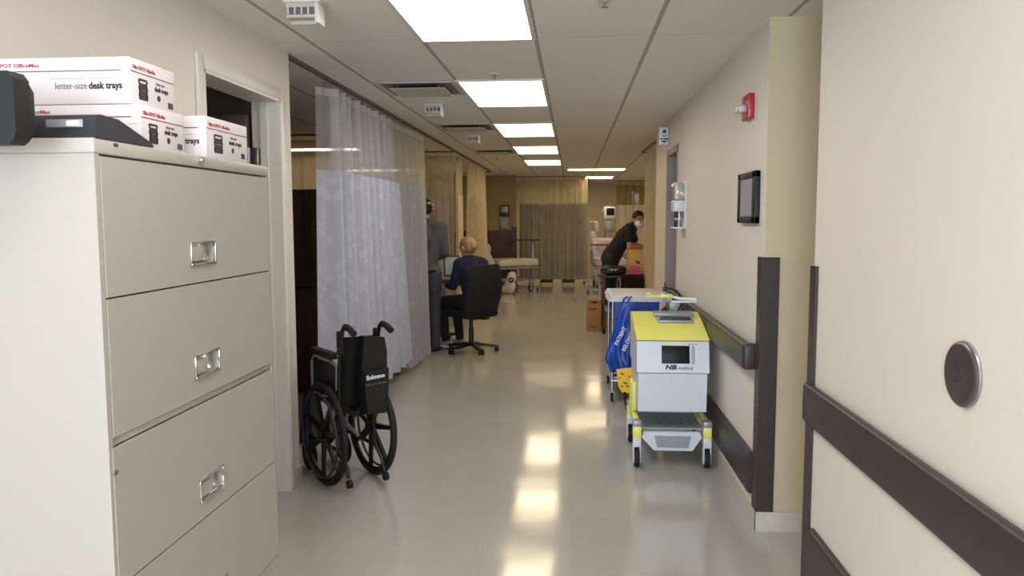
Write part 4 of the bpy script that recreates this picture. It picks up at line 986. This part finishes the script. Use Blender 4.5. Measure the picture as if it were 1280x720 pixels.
def hand_shapes(wrist, d, nrm, side, curl=.5, k=1.0):
    """palm, four jointed fingers and a thumb; d = pointing direction, nrm = back of the hand, side = direction of the thumb"""
    d = Vector(d).normalized(); nrm = Vector(nrm); nrm = (nrm - d * nrm.dot(d)).normalized(); lat = d.cross(nrm); lat = lat if lat.dot(Vector(side)) > 0 else -lat
    w = Vector(wrist); S = []
    for i, (lx, ln) in enumerate(((.027, .072), (.009, .080), (-.009, .074), (-.026, .058))):
        kn = w + d * (.085 - .006 * abs(i - 1)) * k + lat * lx * k
        S.append(('c', w + d * .012 + lat * lx * .6, .014 * k, kn, .0115 * k))
        p = kn; ang = 0
        for j, fr in enumerate((.45, .32, .23)):
            ang += curl * (.6 + .25 * j)
            dirv = (d * math.cos(ang) - nrm * math.sin(ang)); q = p + dirv * ln * fr * k
            S.append(('c', p, (.0098 - .001 * j) * k, q, (.0088 - .001 * j) * k)); p = q
    tb = w + d * .025 * k + lat * .028 * k; t1 = tb + (d * .5 + lat * .75 - nrm * .35).normalized() * .036 * k; t2 = t1 + (d * .85 + lat * .3 - nrm * .45).normalized() * .030 * k
    S += [('c', w + d * .015, .016 * k, tb, .014 * k), ('c', tb, .0125 * k, t1, .0105 * k), ('c', t1, .0105 * k, t2, .0085 * k)]
    return S
def head_shapes(c, Rm, s=1.0):
    c = Vector(c); f = lambda x, y, z: c + Rm @ (Vector((x, y, z)) * s)
    E = lambda p, r, q=None: ('e', f(*p), tuple(x * s for x in r), Rm @ (q if q is not None else Matrix.Identity(3)))
    return [E((0, -.012, .02), (.075, .095, .092)), E((0, .022, -.03), (.060, .070, .080)), E((0, .052, -.075), (.036, .036, .034)), E((0, .052, .03), (.052, .036, .045)),
            ('c', f(0, .085, .010), .009 * s, f(0, .106, -.026), .013 * s), E((.016, .092, -.028), (.011, .011, .008)), E((-.016, .092, -.028), (.011, .011, .008)),
            E((0, .082, -.052), (.024, .013, .007)), E((0, .080, -.064), (.020, .013, .008)), E((.033, .070, .001), (.022, .018, .014)), E((-.033, .070, .001), (.022, .018, .014)),
            E((.078, -.008, -.012), (.010, .022, .034)), E((-.078, -.008, -.012), (.010, .022, .034))]
def add_face(p, c, Rm, s=1.0):
    c = Vector(c); f = lambda x, y, z: c + Rm @ (Vector((x, y, z)) * s)
    for x in (-.032, .032):
        MB().sphere(f(x, .083, .006), .0105 * s, Rm).build('eye', M['mask'], p)
        MB().sphere(f(x, .0925, .006), .0045 * s, Rm).build('iris', M['black_ink'], p)
        MB().sphere(f(x, .087, .028), (.018 * s, .007 * s, .0045 * s), Rm).build('eyebrow', M['hair_black'], p)
def shoe(p, an, yaw, m, L=.27, lift=0):
    a = Vector(an); d = Vector((-math.sin(yaw), math.cos(yaw), 0)); z = .035 + lift
    a0 = Vector((a.x, a.y, 0))
    o = blob('shoe', [('c', a0 - d * .05 + V(0, 0, z + .005), .036, a0 + d * .06 + V(0, 0, z + .004), .041), ('c', a0 + d * .06 + V(0, 0, z), .040, a0 + d * (L - .12) + V(0, 0, z - .008), .028), ('c', a0 + V(0, 0, z + .015), .04, a0 + V(0, 0, z + .06), .043)], m, p, .008, 3)
    MB().prism([(-.036, -.085), (.036, -.085), (.044, .05), (.036, L - .10), (0, L - .075), (-.036, L - .10), (-.044, .05)], 'Z', lift, .016 + lift).xf(Matrix.Translation(a0) @ Matrix.Rotation(yaw, 4, 'Z')).build('sole', M['mask'] if m is M['shoe_grey'] else M['rubber'], o)
    return o
def limbs(J, grow=0.0, k=1.0):
    """tapered limb, trunk and neck shapes from a joint table"""
    g = grow
    T = [('c', J['pelvis'] + V(.075, 0, -.01), .105 * k + g, J['pelvis'] + V(-.075, 0, -.01), .105 * k + g), ('c', J['pelvis'], .125 * k + g, J['waist'], .115 * k + g),
         ('c', J['waist'] + V(.045, 0, 0), .10 * k + g, J['chest'] + V(.075, 0, 0), .105 * k + g), ('c', J['waist'] + V(-.045, 0, 0), .10 * k + g, J['chest'] + V(-.075, 0, 0), .105 * k + g),
         ('c', J['shR'], .062 * k + g, J['nk'], .055 * k + g), ('c', J['shL'], .062 * k + g, J['nk'], .055 * k + g), ('c', J['chest'], .12 * k + g, J['nk'] - (J['nk'] - J['chest']) * .25, .085 * k + g)]
    for s in 'RL':
        T.append(('c', J['chest'] + (J['sh' + s] - J['nk']) * .35, .095 * k + g, J['sh' + s], .06 * k + g))
    return T
def arm(J, s, g=0.0, k=1.0, upto=1.0):
    a, b, c = J['sh' + s], J['el' + s], J['wr' + s]
    if upto <= .5: return [('c', a, .056 * k + g, a.lerp(b, upto * 2), .048 * k + g)]
    return [('c', a, .056 * k + g, b, .042 * k + g), ('c', b, .042 * k + g, b.lerp(c, .35 * 1), .041 * k + g), ('c', b.lerp(c, .35), .041 * k + g, b.lerp(c, upto * 2 - 1), (.041 - .013 * (upto * 2 - 1)) * k + g)]
def leg(J, s, g=0.0, k=1.0, upto=1.0):
    a, b, c = J['hp' + s], J['kn' + s], J['an' + s]
    e = b.lerp(c, upto)
    return [('c', a, .092 * k + g, a.lerp(b, .5), .078 * k + g), ('c', a.lerp(b, .5), .078 * k + g, b, .058 * k + g), ('c', b, .058 * k + g, b.lerp(c, .35), .056 * k + g), ('c', b.lerp(c, .35), .056 * k + g, e, (.056 - .018 * upto) * k + g)]
def person(label, loc, rz, J, head_rot, hands, k=1.0, hs=1.0):
    p = thing('person', label, 'person', loc, rz)
    S = limbs(J, 0, k)
    for s in 'RL': S += arm(J, s, 0, k) + leg(J, s, 0, k) + [('c', J['an' + s], .04, J['an' + s] + V(0, .07, -.035), .03)]
    S += [('c', J['nk'], .055 * k, J['head'] + V(0, 0, -.06), .052 * k)]
    S += head_shapes(J['head'], head_rot, hs)
    for (s, d, n, side, curl) in hands: S += hand_shapes(J['wr' + s], d, n, side, curl)
    return p, S
def eul(x=0, y=0, z=0): return Euler((R(x), R(y), R(z)), 'ZXY').to_matrix()

# man in dark grey standing half behind the grey curtain, seen from behind
J = dict(pelvis=V(0, 0, .96), waist=V(0, .01, 1.10), chest=V(0, .01, 1.32), nk=V(0, .02, 1.50), head=V(-.01, .07, 1.675), shR=V(.195, .0, 1.455), shL=V(-.195, .0, 1.455),
         elR=V(.225, .02, 1.16), elL=V(-.225, .02, 1.16), wrR=V(.11, .21, 1.10), wrL=V(-.11, .22, 1.12), hpR=V(.09, 0, .92), hpL=V(-.09, 0, .92), knR=V(.10, .015, .50), knL=V(-.10, .02, .50), anR=V(.105, -.02, .085), anL=V(-.11, -.01, .085))
hr = eul(-12, 0, 35)
p, S = person('person in dark grey jacket and cap standing half behind grey curtain, back turned', (-1.735, 9.02, 0), R(6), J, hr, [('R', (-.7, .7, 0), (0, .3, 1), (0, .6, .6), .5), ('L', (.7, .7, 0), (0, .3, 1), (0, .6, .6), .5)])
blob('body', S, M['skin_tan'], p, .0075, 3)
add_face(p, J['head'], hr)
jk = limbs(J, .017) + arm(J, 'R', .016, upto=.97) + arm(J, 'L', .016, upto=.97) + [('c', J['nk'] + V(0, -.005, -.01), .062, J['nk'] + V(0, .01, .035), .06)]
blob('jacket', jk, M['grey_cloth'], p, .011, 3)
MB().tube([(.16 * math.cos(a * PI / 16), -.0 + .145 * math.sin(a * PI / 16), .955) for a in range(32)], .016, 8, True).build('jacket_hem', M['black_cloth'], p)
tr = [('c', J['pelvis'] + V(.07, 0, .02), .108, J['pelvis'] + V(-.07, 0, .02), .108)] + leg(J, 'R', .018, upto=1.0) + leg(J, 'L', .018, upto=1.0) + [('c', J['knR'].lerp(J['anR'], .6), .068, J['anR'] + V(0, -.0, -.01), .066), ('c', J['knL'].lerp(J['anL'], .6), .068, J['anL'] + V(0, 0, -.01), .066)]
blob('trousers', tr, M['slate_cloth'], p, .011, 3)
shoe(p, J['anR'], R(-14), M['shoe_dark']); shoe(p, J['anL'], R(14), M['shoe_dark'])
f = lambda x, y, z: J['head'] + hr @ Vector((x, y, z))
blob('cap', [('e', f(0, -.012, .045), (.085, .104, .08), hr), ('e', f(0, -.04, .03), (.08, .08, .07), hr)], M['hair_black'], p, .009, 3)
blob('hair', [('e', f(0, -.05, -.005), (.075, .06, .06), hr)], M['hair_black'], p, .009, 3)
MB().tube([f(.083, .05, -.01), f(.088, .0, .01), f(.086, -.02, .025), f(.07, -.08, .05), f(0, -.115, .055), f(-.07, -.08, .05)], .008, 8).tube([f(.074, .06, -.05), f(.086, -.0, -.03), f(.088, -.025, .0), f(.082, -.05, .02)], .007, 8).sphere(f(.086, -.035, .02), (.008, .026, .024), hr).build('mask_strap', M['mask'], p)
blob('face_mask', [('e', f(0, .062, -.045), (.064, .052, .056), hr)], M['mask'], p, .008, 3)

# blond woman in navy sitting on the office chair, seen from behind
J = dict(pelvis=V(0, -.04, .60), waist=V(0, -.05, .74), chest=V(0, -.01, .92), nk=V(0, .03, 1.085), head=V(0, .07, 1.235), shR=V(.175, .0, 1.04), shL=V(-.175, .0, 1.04),
         elR=V(.215, .06, .79), elL=V(-.215, .06, .79), wrR=V(.13, .28, .78), wrL=V(-.13, .28, .78), hpR=V(.095, .0, .585), hpL=V(-.095, .0, .585), knR=V(.105, .42, .575), knL=V(-.105, .42, .575), anR=V(.10, .33, .12), anL=V(-.10, .36, .12))
hr = eul(-14, 0, 6)
p, S = person('blond person in navy scrubs seated on the black office chair, facing the computer', (-1.19, 8.97, 0), R(48), J, hr, [('R', (-.35, .9, -.1), (0, .1, 1), (-1, 0, 0), .35), ('L', (.35, .9, -.1), (0, .1, 1), (1, 0, 0), .35)], .93)
blob('body', S, M['skin_light'], p, .0075, 3)
add_face(p, J['head'], hr)
tp = limbs(J, .015, .95) + arm(J, 'R', .015, .95, .93) + arm(J, 'L', .015, .95, .93)
blob('scrub_top', tp, M['navy'], p, .011, 3)
tr = [('c', J['pelvis'] + V(.07, .02, -.02), .112, J['pelvis'] + V(-.07, .02, -.02), .112)] + leg(J, 'R', .014, .95) + leg(J, 'L', .014, .95)
blob('trousers', tr, M['black_cloth'], p, .011, 3)
shoe(p, J['anR'], R(-6), M['shoe_grey'], .25, .03); shoe(p, J['anL'], R(6), M['shoe_grey'], .25, .03)
f = lambda x, y, z: J['head'] + hr @ Vector((x, y, z))
blob('hair', [('e', f(0, -.022, .03), (.086, .100, .092), hr), ('e', f(0, -.06, -.02), (.078, .062, .075), hr), ('e', f(0, -.115, -.015), (.05, .045, .05), hr), ('e', f(.02, -.13, .015), (.025, .022, .022), hr), ('e', f(-.022, -.13, -.03), (.028, .022, .024), hr), ('e', f(.05, -.03, -.05), (.03, .04, .035), hr), ('e', f(-.05, -.03, -.05), (.03, .04, .035), hr)], M['hair_blond'], p, .008, 2)
blob('hair_tie', [('c', f(-.035, -.098, -.012), .016, f(.035, -.098, -.012), .016)], M['hair_black'], p, .007, 1)

# man in black scrubs leaning to the right over the work table, masked face turned to the viewer
J = dict(pelvis=V(0, .0, .97), waist=V(0, .07, 1.10), chest=V(0, .20, 1.28), nk=V(.0, .315, 1.44), head=V(.06, .40, 1.545), shR=V(.17, .27, 1.405), shL=V(-.185, .29, 1.40),
         elR=V(.245, .265, 1.135), elL=V(-.20, .40, 1.13), wrR=V(.19, .46, 1.145), wrL=V(-.12, .47, 1.15), hpR=V(.095, -.01, .92), hpL=V(-.095, -.01, .92), knR=V(.10, -.0, .50), knL=V(-.10, .0, .50), anR=V(.11, -.07, .085), anL=V(-.11, -.05, .085))
hr = eul(-6, 10, -76)
p, S = person('person in black scrubs and white face mask leaning over work table at right', (.56, 11.60, 0), R(-90), J, hr, [('R', (-.35, .85, .1), (.2, .1, 1), (-1, 0, 0), .55), ('L', (.35, .85, .1), (-.2, .1, 1), (1, 0, 0), .55)], 1.05, 1.1)
blob('body', S, M['skin_tan'], p, .0075, 3)
add_face(p, J['head'], hr, 1.1)
tp = limbs(J, .017, 1.06) + arm(J, 'R', .022, 1.08, .27) + arm(J, 'L', .022, 1.08, .27) + [('c', J['pelvis'] + V(.075, 0, -.06), .125, J['pelvis'] + V(-.075, 0, -.06), .125)]
blob('scrub_top', tp, M['black_cloth'], p, .011, 3)
tr = [('c', J['pelvis'] + V(.07, 0, -.02), .115, J['pelvis'] + V(-.07, 0, -.02), .115)] + leg(J, 'R', .024, 1.06) + leg(J, 'L', .024, 1.06)
blob('trousers', tr, M['black_cloth'], p, .011, 3)
shoe(p, J['anR'], R(-8), M['shoe_dark']); shoe(p, J['anL'], R(8), M['shoe_dark'])
f = lambda x, y, z: J['head'] + hr @ (Vector((x, y, z)) * 1.1)
blob('hair', [('e', f(0, -.018, .040), (.090, .107, .091), hr), ('e', f(0, -.06, -.0), (.081, .064, .077), hr)], M['hair_black'], p, .008, 2)
blob('face_mask', [('e', f(0, .058, -.048), (.073, .064, .066), hr)], M['mask'], p, .008, 2)
MB().tube([f(.05, .07, -.03), f(.078, .02, -.015), f(.086, -.01, .01)], .003, 6).tube([f(-.05, .07, -.03), f(-.078, .02, -.015), f(-.086, -.01, .01)], .003, 6).build('mask_strap', M['mask'], p)
bpy.context.view_layer.update()
